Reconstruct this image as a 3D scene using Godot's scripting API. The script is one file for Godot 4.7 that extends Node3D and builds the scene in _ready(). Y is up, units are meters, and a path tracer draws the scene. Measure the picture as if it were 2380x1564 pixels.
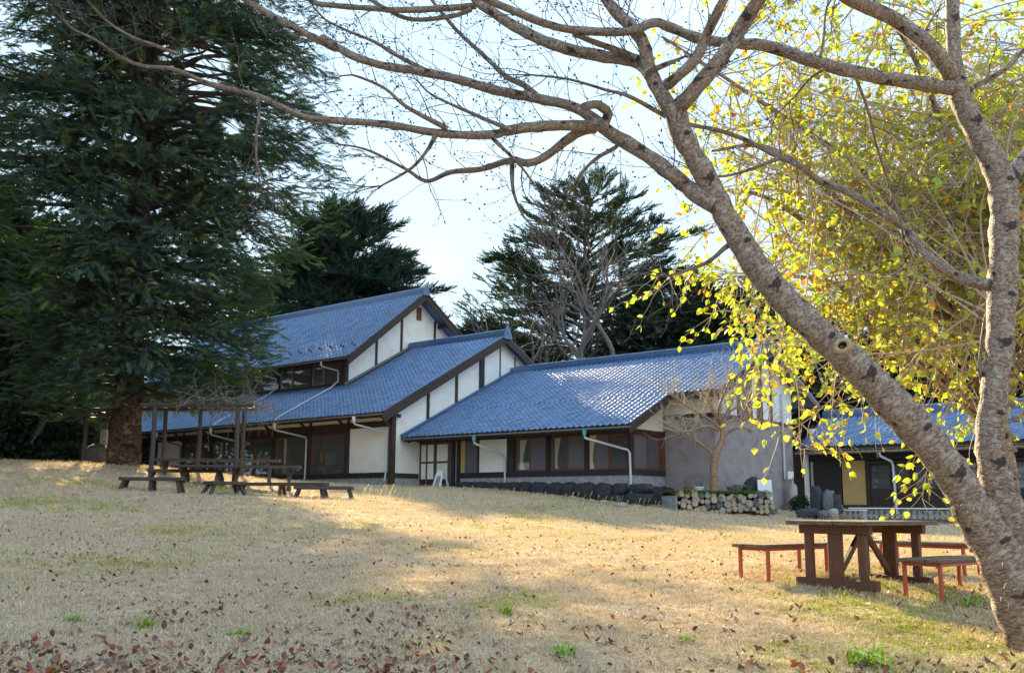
extends Node3D

const F := 2320.0
const PITCH := 0.16987
const ROLL := -0.006336
const EYE := Vector3(0, 1.55, 0)
const SUN := Vector3(-0.3099, 0.4356, -0.9399)

var M := {}
var rng := RandomNumberGenerator.new()
var names := {}
var noise := FastNoiseLite.new()

# ------------------------------------------------------------------ helpers
class MB:
	var v := PackedVector3Array()
	var n := PackedVector3Array()
	var c := PackedColorArray()
	var uv := PackedVector2Array()
	var ix := PackedInt32Array()
	var col := Color(1, 1, 1)
	func quad(a: Vector3, b: Vector3, d: Vector3, e: Vector3) -> void:   # clockwise seen from the front
		var nn := (d - a).cross(b - a)
		if nn.length_squared() < 1e-14:
			nn = (e - a).cross(d - a)
		nn = nn.normalized()
		var i := v.size()
		for p in [a, b, d, e]:
			v.append(p); n.append(nn); c.append(col)
		uv.append(Vector2(0, 0)); uv.append(Vector2(1, 0)); uv.append(Vector2(1, 1)); uv.append(Vector2(0, 1))
		ix.append_array(PackedInt32Array([i, i + 1, i + 2, i, i + 2, i + 3]))
	func tri(a: Vector3, b: Vector3, d: Vector3) -> void:
		var nn := (d - a).cross(b - a).normalized()
		var i := v.size()
		for p in [a, b, d]:
			v.append(p); n.append(nn); c.append(col); uv.append(Vector2(0, 0))
		ix.append_array(PackedInt32Array([i, i + 1, i + 2]))
	func box(t: Transform3D, s: Vector3) -> void:
		var h := s * 0.5
		for f in [[Vector3(1, 0, 0), Vector3(0, 1, 0), Vector3(0, 0, 1)], [Vector3(0, 1, 0), Vector3(0, 0, 1), Vector3(1, 0, 0)], [Vector3(0, 0, 1), Vector3(1, 0, 0), Vector3(0, 1, 0)]]:
			for sg in [1.0, -1.0]:
				var o: Vector3 = f[0] * h * sg
				var p: Vector3 = f[1] * h
				var q: Vector3 = f[2] * h * sg
				quad(t * (o - p - q), t * (o - p + q), t * (o + p + q), t * (o + p - q))
	func cbox(t: Transform3D, s: Vector3, ch: float) -> void:   # box with chamfered edges
		var h := s * 0.5
		var k := h - Vector3(ch, ch, ch)
		var ax := [Vector3(1, 0, 0), Vector3(0, 1, 0), Vector3(0, 0, 1)]
		for i in 3:
			var e0: Vector3 = ax[i]; var e1: Vector3 = ax[(i + 1) % 3]; var e2: Vector3 = ax[(i + 2) % 3]
			for sg in [1.0, -1.0]:
				var o: Vector3 = e0 * h * sg
				var p: Vector3 = e1 * k
				var q: Vector3 = e2 * k * sg
				quad(t * (o - p - q), t * (o - p + q), t * (o + p + q), t * (o + p - q))
				for sg2 in [1.0, -1.0]:
					var f1: Vector3 = e0 * h * sg + e1 * k * sg2
					var f2: Vector3 = e0 * k * sg + e1 * h * sg2
					var z: Vector3 = e2 * k
					if sg * sg2 > 0:
						quad(t * (f1 - z), t * (f1 + z), t * (f2 + z), t * (f2 - z))
					else:
						quad(t * (f1 + z), t * (f1 - z), t * (f2 - z), t * (f2 + z))
		for sx in [1.0, -1.0]:
			for sy in [1.0, -1.0]:
				for sz in [1.0, -1.0]:
					var s3 := Vector3(sx, sy, sz)
					var a := t * (Vector3(h.x, k.y, k.z) * s3)
					var b := t * (Vector3(k.x, h.y, k.z) * s3)
					var d := t * (Vector3(k.x, k.y, h.z) * s3)
					if sx * sy * sz > 0:
						tri(a, d, b)
					else:
						tri(a, b, d)
	func tube(pts: PackedVector3Array, rad: PackedFloat32Array, sides: int, cap := true, jit: FastNoiseLite = null, ja := 0.0) -> void:
		var m := pts.size()
		if m < 2:
			return
		var t0 := (pts[1] - pts[0]).normalized()
		var u := t0.cross(Vector3.UP if absf(t0.y) < 0.9 else Vector3.RIGHT).normalized()
		var base := v.size()
		var run := 0.0
		for i in m:
			var t := (pts[mini(i + 1, m - 1)] - pts[maxi(i - 1, 0)]).normalized()
			u = (u - t * u.dot(t)).normalized()
			var w := t.cross(u)
			if i > 0:
				run += pts[i].distance_to(pts[i - 1])
			for k in sides + 1:
				var an := TAU * k / sides
				var d := u * cos(an) + w * sin(an)
				var r := rad[i]
				if jit:
					r *= 1.0 + ja * jit.get_noise_3dv((pts[i] + d * r) * 10.0)
				v.append(pts[i] + d * r); n.append(d); c.append(col)
				uv.append(Vector2(float(k) / sides, run))
		for i in m - 1:
			for k in sides:
				var a := base + i * (sides + 1) + k
				var b := a + sides + 1
				ix.append_array(PackedInt32Array([a, b, a + 1, a + 1, b, b + 1]))
		if cap:
			for e in [0, m - 1]:
				var ci := v.size()
				var nn := (pts[0] - pts[1]).normalized() if e == 0 else (pts[m - 1] - pts[m - 2]).normalized()
				v.append(pts[e]); n.append(nn); c.append(col); uv.append(Vector2.ZERO)
				for k in sides + 1:
					v.append(v[base + e * (sides + 1) + k]); n.append(nn); c.append(col); uv.append(Vector2.ZERO)
				for k in sides:
					if e == 0:
						ix.append_array(PackedInt32Array([ci, ci + 1 + k, ci + 2 + k]))
					else:
						ix.append_array(PackedInt32Array([ci, ci + 2 + k, ci + 1 + k]))
	func mesh() -> ArrayMesh:
		var arr := []
		arr.resize(Mesh.ARRAY_MAX)
		arr[Mesh.ARRAY_VERTEX] = v; arr[Mesh.ARRAY_NORMAL] = n; arr[Mesh.ARRAY_COLOR] = c; arr[Mesh.ARRAY_TEX_UV] = uv; arr[Mesh.ARRAY_INDEX] = ix
		var am := ArrayMesh.new()
		am.add_surface_from_arrays(Mesh.PRIMITIVE_TRIANGLES, arr)
		return am

func lin(r: float, g: float, b: float, a := 1.0) -> Color:
	return Color(r, g, b, a).linear_to_srgb()

func at(x: float, y: float, depth: float) -> Vector3:   # a point seen at x, y of the photograph (2380 wide), depth metres ahead
	var cx := (x - 1190.0) / F
	var cy := (782.0 - y) / F
	var X := cx * cos(ROLL) + cy * sin(ROLL)
	var Y := -cx * sin(ROLL) + cy * cos(ROLL)
	var d := Vector3(X, Y * cos(PITCH) + sin(PITCH), cos(PITCH) - Y * sin(PITCH))
	d *= depth / d.z
	return EYE + Vector3(d.x, d.y, -d.z)

const HILL := [0.00,0.00,3.183e-04,-8.00,0.00,-4.668e-04,8.00,0.00,-4.439e-04,0.00,-8.00,1.921e-04,-15.00,-8.00,3.553e-04,15.00,-8.00,1.649e-04,0.00,8.00,-9.765e-04,-4.00,8.00,1.289e-04,4.40,8.80,-1.163e-03,4.10,11.80,2.224e-03,8.00,12.00,4.604e-05,-10.90,30.00,-4.726e-04,-14.90,38.00,3.526e-03,-19.50,38.00,-8.862e-04,-25.00,38.00,6.448e-04,-6.40,33.00,-2.941e-03,-2.60,32.00,1.518e-03,4.20,31.00,4.808e-04,8.80,31.00,-9.174e-04,14.00,30.00,-3.960e-04,0.00,90.00,-1.880e-04,-60.00,60.00,4.883e-05,60.00,60.00,-1.474e-05,60.00,0.00,3.065e-05,-60.00,0.00,-6.616e-05,-30.00,10.00,-2.963e-04,-5.33,41.62,1.945e-04,-1.33,40.44,9.338e-04,1.86,37.71,1.043e-03,4.06,35.82,-7.061e-04,11.64,39.60,-1.137e-04,13.98,39.56,-1.070e-03,18.54,35.66,1.063e-03,-9.88,45.52,-1.711e-03,-14.44,49.43,-4.453e-04,-18.99,53.33,-4.758e-04,-24.31,57.89,6.890e-05,-0.88,62.18,7.291e-04,15.61,50.68,3.899e-05]
func gh(x: float, z: float) -> float:   # height of the lawn at world x, z
	var Z := -z
	var far := maxf(0.0, Vector2(x, Z - 20.0).length() - 75.0)
	var k := 75.0 / (75.0 + far)
	x *= k
	Z = 20.0 + (Z - 20.0) * k
	var h := 2.03684798 - 0.00983023 * x + 0.0216362 * Z
	for i in range(0, HILL.size(), 3):
		var r2: float = (x - HILL[i]) * (x - HILL[i]) + (Z - HILL[i + 1]) * (Z - HILL[i + 1])
		if r2 > 1e-9:
			h += HILL[i + 2] * r2 * log(r2)
	return h

func ground(p: Vector3, sink := 0.0) -> Vector3:
	return Vector3(p.x, gh(p.x, p.z) - sink, p.z)

func numbered(called: String) -> String:
	var k: int = names.get(called, 0)
	names[called] = k + 1
	return called if k == 0 else "%s_%03d" % [called, k]

func tag(o: Node, label := "", category := "", group := "", kind := "") -> Node:
	if label: o.set_meta("label", label)
	if category: o.set_meta("category", category)
	if group: o.set_meta("group", group)
	if kind: o.set_meta("kind", kind)
	return o

func thing(called: String, label: String, category: String, t := Transform3D(), group := "") -> Node3D:
	var o := Node3D.new()
	o.name = numbered(called)
	o.transform = t
	add_child(o)
	tag(o, label, category, group)
	return o

func mi(called: String, mesh: Mesh, m: Material, parent: Node = null) -> MeshInstance3D:
	var o := MeshInstance3D.new()
	o.mesh = mesh
	o.material_override = m
	if parent:
		o.name = called
		parent.add_child(o, true)
	else:
		o.name = numbered(called)
		add_child(o)
	return o

func obj(called: String, b: MB, m: Material, parent: Node = null) -> MeshInstance3D:
	return mi(called, b.mesh(), m, parent)

func bx(parent: Node, called: String, x0: float, x1: float, y0: float, y1: float, z0: float, z1: float, m: Material) -> MeshInstance3D:
	var b := MB.new()
	b.box(Transform3D(Basis(), Vector3((x0 + x1) / 2, (y0 + y1) / 2, (z0 + z1) / 2)), Vector3(absf(x1 - x0), absf(y1 - y0), absf(z1 - z0)))
	return obj(called, b, m, parent)

func along(p: Vector3, q: Vector3, up := Vector3.UP) -> Transform3D:   # z axis from p to q, origin in the middle
	var z := (q - p).normalized()
	var x := up.cross(z)
	if x.length() < 0.01:
		x = Vector3.RIGHT.cross(z)
	x = x.normalized()
	return Transform3D(Basis(x, z.cross(x), z), (p + q) / 2)

func bar(parent: Node, called: String, p: Vector3, q: Vector3, w: float, h: float, m: Material, up := Vector3.UP) -> MeshInstance3D:
	var b := MB.new()
	b.box(along(p, q, up), Vector3(w, h, p.distance_to(q)))
	return obj(called, b, m, parent)

func pipe(parent: Node, called: String, pts: Array, r: float, m: Material, sides := 8) -> MeshInstance3D:
	var b := MB.new()
	var rad := PackedFloat32Array()
	for p in pts: rad.append(r)
	b.tube(PackedVector3Array(pts), rad, sides)
	return obj(called, b, m, parent)

func slab(parent: Node, called: String, poly: PackedVector2Array, m: Material, to3: Callable, depth: Vector3) -> MeshInstance3D:   # a flat outline given thickness
	var b := MB.new()
	var t := Geometry2D.triangulate_polygon(poly)
	var mid := Vector3.ZERO
	for p in poly: mid += to3.call(p) / poly.size()
	for off in [Vector3.ZERO, depth]:
		for i in range(0, t.size(), 3):
			var a: Vector3 = to3.call(poly[t[i]]) + off
			var q: Vector3 = to3.call(poly[t[i + 1]]) + off
			var d: Vector3 = to3.call(poly[t[i + 2]]) + off
			var nn := (d - a).cross(q - a)
			var out: Vector3 = -depth if off == Vector3.ZERO else depth
			if nn.dot(out) < 0:
				b.tri(a, d, q)
			else:
				b.tri(a, q, d)
	for i in poly.size():
		var a: Vector3 = to3.call(poly[i])
		var q: Vector3 = to3.call(poly[(i + 1) % poly.size()])
		var out := (a + q) / 2 - mid
		if (q + depth - a).cross(q - a).dot(out) < 0:
			b.quad(a, a + depth, q + depth, q)
		else:
			b.quad(a, q, q + depth, a + depth)
	return obj(called, b, m, parent)

func multi(called: String, mesh: Mesh, m: Material, xf: Array, cols: PackedColorArray, parent: Node = null) -> MultiMeshInstance3D:
	var mm := MultiMesh.new()
	mm.transform_format = MultiMesh.TRANSFORM_3D
	mm.use_colors = cols.size() > 0
	mm.mesh = mesh
	mm.instance_count = xf.size()
	var buf := PackedFloat32Array()
	var st := 16 if mm.use_colors else 12
	buf.resize(xf.size() * st)
	for i in xf.size():
		var t: Transform3D = xf[i]
		var o := i * st
		buf[o] = t.basis.x.x; buf[o + 1] = t.basis.y.x; buf[o + 2] = t.basis.z.x; buf[o + 3] = t.origin.x
		buf[o + 4] = t.basis.x.y; buf[o + 5] = t.basis.y.y; buf[o + 6] = t.basis.z.y; buf[o + 7] = t.origin.y
		buf[o + 8] = t.basis.x.z; buf[o + 9] = t.basis.y.z; buf[o + 10] = t.basis.z.z; buf[o + 11] = t.origin.z
		if st == 16:
			var k := cols[i]
			buf[o + 12] = k.r; buf[o + 13] = k.g; buf[o + 14] = k.b; buf[o + 15] = 1.0
	mm.buffer = buf
	var o := MultiMeshInstance3D.new()
	o.multimesh = mm
	o.material_override = m
	if parent:
		o.name = called
		parent.add_child(o, true)
	else:
		o.name = numbered(called)
		add_child(o)
	return o

func spline(pts: Array, rad: Array, step: float) -> Array:   # Catmull-Rom through pts; [points, radii]
	var op := PackedVector3Array()
	var orr := PackedFloat32Array()
	var m := pts.size()
	for i in m - 1:
		var a: Vector3 = pts[maxi(i - 1, 0)]; var b: Vector3 = pts[i]; var c: Vector3 = pts[i + 1]; var d: Vector3 = pts[mini(i + 2, m - 1)]
		var k := maxi(1, ceili(b.distance_to(c) / step))
		for j in k:
			var t := float(j) / k
			op.append(b.cubic_interpolate(c, a, d, t))
			orr.append(lerpf(rad[i], rad[i + 1], t))
	op.append(pts[m - 1]); orr.append(rad[m - 1])
	return [op, orr]

func rand_dir() -> Vector3:
	return Vector3(rng.randfn(), rng.randfn(), rng.randfn()).normalized()

# ------------------------------------------------------------------ materials
func noise_tex(freq: float, ramp: Array, size := 512, oct := 5, kind := FastNoiseLite.TYPE_SIMPLEX_SMOOTH, seed_ := 3) -> NoiseTexture2D:
	var f := FastNoiseLite.new()
	f.noise_type = kind
	f.frequency = freq
	f.fractal_octaves = oct
	f.seed = seed_
	var t := NoiseTexture2D.new()
	t.width = size; t.height = size
	t.seamless = true
	t.noise = f
	if ramp.size():
		var g := Gradient.new()
		g.offsets = PackedFloat32Array(ramp.map(func(p): return p[0]))
		g.colors = PackedColorArray(ramp.map(func(p): return p[1]))
		t.color_ramp = g
	return t

func mat(name_: String, col: Color, rough := 0.8, spec := 0.5) -> StandardMaterial3D:
	var m := StandardMaterial3D.new()
	m.resource_name = name_
	m.albedo_color = col
	m.roughness = rough
	m.metallic_specular = spec
	M[name_] = m
	return m

func tri_tex(m: StandardMaterial3D, tex: Texture2D, scale: Vector3, bump: Texture2D = null, height := 0.0) -> void:
	m.uv1_triplanar = true
	m.uv1_world_triplanar = true
	m.uv1_scale = scale
	m.albedo_texture = tex
	if bump:
		m.heightmap_enabled = true
		m.heightmap_texture = bump
		m.heightmap_scale = height

func bark_image(lent: bool, seed_: int) -> Array:   # [colour, height]: rings and lenticels run across u; v runs up the stem
	var w := 512
	var h := 1024
	var im := Image.create(w, h, false, Image.FORMAT_RGB8)
	var hm := Image.create(w, h, false, Image.FORMAT_R8)
	var f := FastNoiseLite.new(); f.seed = seed_; f.frequency = 0.03; f.fractal_octaves = 5
	var f2 := FastNoiseLite.new(); f2.seed = seed_ + 5; f2.frequency = 0.006; f2.fractal_octaves = 3
	var f3 := FastNoiseLite.new(); f3.seed = seed_ + 9; f3.frequency = 0.05; f3.fractal_octaves = 3
	var wrap := func(n: FastNoiseLite, x: float, y: float, sy: float) -> float:
		var an := TAU * x / w
		return n.get_noise_3d(cos(an) * 82.0, y * sy, sin(an) * 82.0)
	for y in h:
		for x in w:
			var a: float = wrap.call(f, x, y, 1.1 if lent else 0.6)
			var b: float = wrap.call(f2, x, y, 1.0)
			var d: float = wrap.call(f3, x, y, 1.0 if lent else 0.35)
			var hgt := 0.5 + 0.35 * a + 0.25 * d
			var col := Color(0.40, 0.335, 0.295).lerp(Color(0.64, 0.57, 0.51), clampf(0.5 + 0.8 * a + 0.7 * d, 0, 1))
			if not lent:
				col = Color(0.20, 0.16, 0.14).lerp(Color(0.36, 0.31, 0.27), clampf(0.5 + 1.3 * d + 0.4 * a, 0, 1))
			if b > 0.28:
				col = col.lerp(Color(0.66, 0.63, 0.57), clampf((b - 0.28) * 5.0, 0, 0.75 if lent else 0.35))   # lichen
			if b < -0.33:
				col = col.lerp(Color(0.16, 0.13, 0.12), clampf((-0.33 - b) * 6.0, 0, 0.8))
			im.set_pixel(x, y, col)
			hm.set_pixel(x, y, Color(hgt, 0, 0))
	if lent:
		var r := RandomNumberGenerator.new(); r.seed = seed_
		for k in 900:
			var cx := r.randi() % w
			var cy := r.randi() % h
			var lx := r.randi_range(6, 26)
			var ly := r.randi_range(2, 4)
			var dark := r.randf() < 0.55
			for i in lx:
				for j in ly:
					var px := (cx + i) % w
					var py := (cy + j) % h
					im.set_pixel(px, py, im.get_pixel(px, py).lerp(Color(0.22, 0.165, 0.14) if dark else Color(0.70, 0.61, 0.53), 0.6))
					hm.set_pixel(px, py, Color(0.15 if dark else 0.95, 0, 0))
	return [ImageTexture.create_from_image(im), ImageTexture.create_from_image(hm)]

func make_materials() -> void:
	var fine := noise_tex(0.03, [], 512, 5)
	var grain := noise_tex(0.012, [[0.0, Color(0.62, 0.6, 0.58)], [0.5, Color(0.86, 0.85, 0.83)], [1.0, Color(1, 1, 1)]], 512, 6, FastNoiseLite.TYPE_SIMPLEX_SMOOTH, 11)
	var soft := noise_tex(0.008, [[0.0, Color(0.92, 0.91, 0.88)], [0.45, Color(0.98, 0.98, 0.97)], [1.0, Color(1, 1, 1)]], 512, 6, FastNoiseLite.TYPE_SIMPLEX_SMOOTH, 21)
	var m := mat("plaster", lin(0.84, 0.835, 0.80), 0.9, 0.3)
	tri_tex(m, soft, Vector3(0.35, 0.35, 0.35), fine, 0.25)
	m = mat("white_board", lin(0.78, 0.80, 0.80), 0.7)
	tri_tex(m, soft, Vector3(0.3, 0.3, 0.3))
	m = mat("timber", lin(0.062, 0.040, 0.032), 0.75)
	tri_tex(m, grain, Vector3(3, 0.6, 3), fine, 0.4)
	m = mat("black_timber", lin(0.022, 0.021, 0.024), 0.7)
	m = mat("frame_wood", lin(0.21, 0.085, 0.055), 0.55)
	tri_tex(m, grain, Vector3(4, 0.8, 4))
	m = mat("frame_grey", lin(0.15, 0.12, 0.10), 0.6)
	tri_tex(m, grain, Vector3(4, 0.8, 4))
	m = mat("tile", Color(1, 1, 1), 0.36, 0.9)
	m.metallic = 0.22
	m.vertex_color_use_as_albedo = true
	tri_tex(m, noise_tex(0.02, [[0.0, Color(0.72, 0.72, 0.74)], [0.5, Color(0.92, 0.92, 0.93)], [1.0, Color(1, 1, 1)]], 512, 6), Vector3(1.1, 1.1, 1.1), fine, 0.15)
	for k in 4:
		var tc: Color = [lin(0.094, 0.19, 0.375), lin(0.066, 0.145, 0.30), lin(0.118, 0.218, 0.40), lin(0.105, 0.175, 0.30)][k]
		m = mat("tile_%d" % k, tc, 0.36, 0.9)
		m.metallic = 0.22
		tri_tex(m, M["tile"].albedo_texture, Vector3(1.1, 1.1, 1.1), fine, 0.15)
	m = mat("roof_board", lin(0.075, 0.055, 0.045), 0.85)
	tri_tex(m, grain, Vector3(1, 1, 1))
	m = mat("soffit", lin(0.30, 0.24, 0.18), 0.85)
	tri_tex(m, grain, Vector3(1, 1, 1))
	mat("gutter", lin(0.17, 0.18, 0.19), 0.45)
	mat("pipe", lin(0.50, 0.53, 0.57), 0.4)
	mat("pipe_brown", lin(0.20, 0.17, 0.16), 0.45)
	mat("copper", lin(0.10, 0.28, 0.30), 0.6)
	m = mat("concrete", lin(0.42, 0.43, 0.44), 0.9)
	tri_tex(m, noise_tex(0.012, [[0.0, Color(0.66, 0.66, 0.66)], [0.5, Color(0.9, 0.9, 0.9)], [1.0, Color(1, 1, 1)]], 512, 6), Vector3(0.7, 0.7, 0.7), fine, 0.4)
	m = mat("mortar", lin(0.36, 0.325, 0.32), 0.95)
	tri_tex(m, noise_tex(0.007, [[0.0, Color(0.66, 0.64, 0.65)], [0.4, Color(0.9, 0.89, 0.9)], [1.0, Color(1, 1, 1)]], 512, 6), Vector3(0.4, 0.4, 0.4), fine, 0.4)
	mat("red_beam", lin(0.17, 0.045, 0.045), 0.6)
	m = mat("dark_stone", lin(0.055, 0.058, 0.068), 0.85)
	tri_tex(m, noise_tex(0.02, [[0.0, Color(0.5, 0.5, 0.52)], [0.6, Color(0.9, 0.9, 0.9)], [1.0, Color(1, 1, 1)]], 512, 6), Vector3(1, 1, 1), fine, 2.0)
	m = mat("grey_stone", lin(0.17, 0.17, 0.165), 0.9)
	tri_tex(m, M["dark_stone"].albedo_texture, Vector3(1, 1, 1), fine, 2.0)
	m = mat("pale_stone", lin(0.48, 0.44, 0.36), 0.9)
	tri_tex(m, M["dark_stone"].albedo_texture, Vector3(2, 2, 2), fine, 1.0)
	m = mat("glass", Color(0.86, 0.9, 0.92, 0.06), 0.03)
	m.transparency = BaseMaterial3D.TRANSPARENCY_ALPHA
	mat("screen", lin(0.115, 0.12, 0.14), 0.75)
	m = mat("curtain", lin(0.62, 0.55, 0.40), 0.9)
	m.backlight_enabled = true
	m.backlight = Color(0.35, 0.33, 0.28)
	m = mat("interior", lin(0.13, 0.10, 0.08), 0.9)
	m = mat("ochre_board", lin(0.52, 0.37, 0.15), 0.8)
	tri_tex(m, soft, Vector3(0.5, 0.5, 0.5))
	# weathered timber of the picnic furniture
	m = mat("old_wood", lin(0.092, 0.074, 0.066), 0.8)
	tri_tex(m, grain, Vector3(1.2, 6, 1.2), fine, 0.8)
	m = mat("table_wood", lin(0.22, 0.15, 0.105), 0.75)
	tri_tex(m, noise_tex(0.01, [[0.0, Color(0.42, 0.40, 0.39)], [0.45, Color(0.80, 0.78, 0.75)], [1.0, Color(1, 1, 1)]], 512, 6, FastNoiseLite.TYPE_SIMPLEX_SMOOTH, 31), Vector3(1.5, 9, 1.5), fine, 0.6)
	m = mat("leg_wood", lin(0.15, 0.062, 0.035), 0.65)
	tri_tex(m, grain, Vector3(9, 1.2, 9), fine, 0.5)
	m = mat("red_steel", lin(0.42, 0.075, 0.035), 0.5)
	tri_tex(m, soft, Vector3(3, 3, 3))
	# bark
	var bk := bark_image(true, 7)
	m = mat("cherry_bark", Color(1, 1, 1), 0.75, 0.4)
	m.albedo_texture = bk[0]; m.uv1_scale = Vector3(1, 0.9, 1)
	m.heightmap_enabled = true; m.heightmap_texture = bk[1]; m.heightmap_scale = 1.2
	var b2 := bark_image(false, 13)
	m = mat("rough_bark", Color(1, 1, 1), 0.95, 0.3)
	m.albedo_texture = b2[0]; m.uv1_scale = Vector3(2, 0.5, 1)
	m.heightmap_enabled = true; m.heightmap_texture = b2[1]; m.heightmap_scale = 3.0
	mat("twig", lin(0.085, 0.062, 0.055), 0.8)
	mat("bud", lin(0.05, 0.035, 0.03), 0.8)
	mat("conifer_wood", lin(0.075, 0.058, 0.048), 0.9)
	mat("pale_twig", lin(0.42, 0.34, 0.25), 0.8)
	mat("grey_twig", lin(0.15, 0.13, 0.115), 0.85)
	m = mat("myrtle_bark", lin(0.40, 0.29, 0.20), 0.7)
	tri_tex(m, noise_tex(0.01, [[0.0, Color(0.55, 0.42, 0.38)], [0.45, Color(0.85, 0.78, 0.7)], [1.0, Color(1, 1, 1)]], 512, 5), Vector3(1.5, 1.5, 1.5))
	m = mat("cut_wood", lin(0.55, 0.43, 0.28), 0.85)
	tri_tex(m, grain, Vector3(5, 5, 5))
	m = mat("foliage", Color(1, 1, 1), 0.6, 0.4)
	m.vertex_color_use_as_albedo = true
	m.backlight_enabled = true
	m.backlight = Color(0.5, 0.6, 0.28)
	m = mat("leaf", Color(1, 1, 1), 0.5, 0.4)
	m.vertex_color_use_as_albedo = true
	m.backlight_enabled = true
	m.backlight = Color(0.95, 1.0, 0.5)
	m = mat("dry_leaf", Color(1, 1, 1), 0.55, 0.45)
	m.vertex_color_use_as_albedo = true
	m.backlight_enabled = true
	m.backlight = Color(0.25, 0.2, 0.14)
	m = mat("grass", Color(1, 1, 1), 0.75, 0.3)
	m.vertex_color_use_as_albedo = true
	m.backlight_enabled = true
	m.backlight = Color(0.6, 0.58, 0.4)
	m = mat("lawn", Color(1, 1, 1), 0.95, 0.2)
	m.vertex_color_use_as_albedo = true
	tri_tex(m, noise_tex(0.035, [[0.0, Color(0.52, 0.48, 0.43)], [0.3, Color(0.84, 0.81, 0.77)], [0.55, Color(0.95, 0.93, 0.90)], [1.0, Color(1, 1, 1)]], 1024, 6, FastNoiseLite.TYPE_SIMPLEX_SMOOTH, 41), Vector3(0.45, 0.45, 0.45), noise_tex(0.06, [], 512, 5), 6.0)
	m = mat("moss", lin(0.06, 0.10, 0.025), 0.95)
	mat("white_paint", lin(0.72, 0.74, 0.78), 0.6)
	mat("steel", lin(0.45, 0.44, 0.40), 0.35)
	mat("clay_pot", lin(0.20, 0.11, 0.07), 0.7)
	mat("plastic_dark", lin(0.03, 0.032, 0.036), 0.5)
	mat("orange_flag", lin(0.7, 0.12, 0.03), 0.6)

# ------------------------------------------------------------------ buildings
var tile_mesh: ArrayMesh
var cap_mesh: ArrayMesh
var yard := Transform3D(Basis(Vector3(0.75941, 0, 0.65062), Vector3.UP, Vector3(-0.65062, 0, 0.75941)), Vector3(-5.0, 0, -42.0))   # the buildings' axes: x along the eaves, z out of the front

func make_tile() -> void:
	var b := MB.new()
	var w := 0.262
	var prof := [[0.0, 0.022], [0.05, 0.009], [0.14, 0.001], [0.27, 0.0], [0.40, 0.006], [0.52, 0.018], [0.62, 0.030], [0.72, 0.040], [0.80, 0.045], [0.88, 0.046], [0.94, 0.040], [1.0, 0.024]]
	var nrm := func(i: int) -> Vector3:
		var p: Array = prof[maxi(i - 1, 0)]
		var q: Array = prof[mini(i + 1, prof.size() - 1)]
		return Vector3(-(q[1] - p[1]) / ((q[0] - p[0]) * w), 1.0, -0.02).normalized()
	for i in prof.size() - 1:
		var x0: float = prof[i][0] * w; var x1: float = prof[i + 1][0] * w
		var y0: float = prof[i][1]; var y1: float = prof[i + 1][1]
		var a := Vector3(x0, y0 + 0.034, 0); var d := Vector3(x1, y1 + 0.034, 0)
		var e := Vector3(x0, y0 + 0.008, -0.29); var f := Vector3(x1, y1 + 0.008, -0.29)
		b.quad(e, f, d, a)
		var nl: Vector3 = nrm.call(i)
		var nr: Vector3 = nrm.call(i + 1)
		var s := b.n.size()
		var lip := Vector3(0, 0, 0.22)   # the nose of a tile is rounded over
		b.n[s - 4] = nl; b.n[s - 3] = nr; b.n[s - 2] = (nr + lip).normalized(); b.n[s - 1] = (nl + lip).normalized()
		var a2 := a + Vector3(0, -0.011, 0.016); var d2 := d + Vector3(0, -0.011, 0.016)
		b.quad(a, d, d2, a2)
		s = b.n.size()
		b.n[s - 4] = (nl + Vector3(0, 0, 0.25)).normalized(); b.n[s - 3] = (nr + Vector3(0, 0, 0.25)).normalized(); b.n[s - 2] = (nr + Vector3(0, -0.2, 1.3)).normalized(); b.n[s - 1] = (nl + Vector3(0, -0.2, 1.3)).normalized()
		b.quad(a2, d2, d2 - Vector3(0, 0.018, 0.002), a2 - Vector3(0, 0.018, 0.002))
	tile_mesh = b.mesh()
	var c := MB.new()
	var pts := []
	for k in 7:
		var an := PI * k / 6.0
		pts.append(Vector2(cos(an), sin(an)))
	for k in 6:
		var p: Vector2 = pts[k]; var q: Vector2 = pts[k + 1]
		c.quad(Vector3(0, q.y * 0.075, -q.x * 0.085), Vector3(0.3, q.y * 0.066, -q.x * 0.075), Vector3(0.3, p.y * 0.066, -p.x * 0.075), Vector3(0, p.y * 0.075, -p.x * 0.085))
		c.tri(Vector3(0, 0, 0), Vector3(0, q.y * 0.075, -q.x * 0.085), Vector3(0, p.y * 0.075, -p.x * 0.085))
		c.tri(Vector3(0.3, 0, 0), Vector3(0.3, p.y * 0.066, -p.x * 0.075), Vector3(0.3, q.y * 0.066, -q.x * 0.075))
	cap_mesh = c.mesh()

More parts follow.
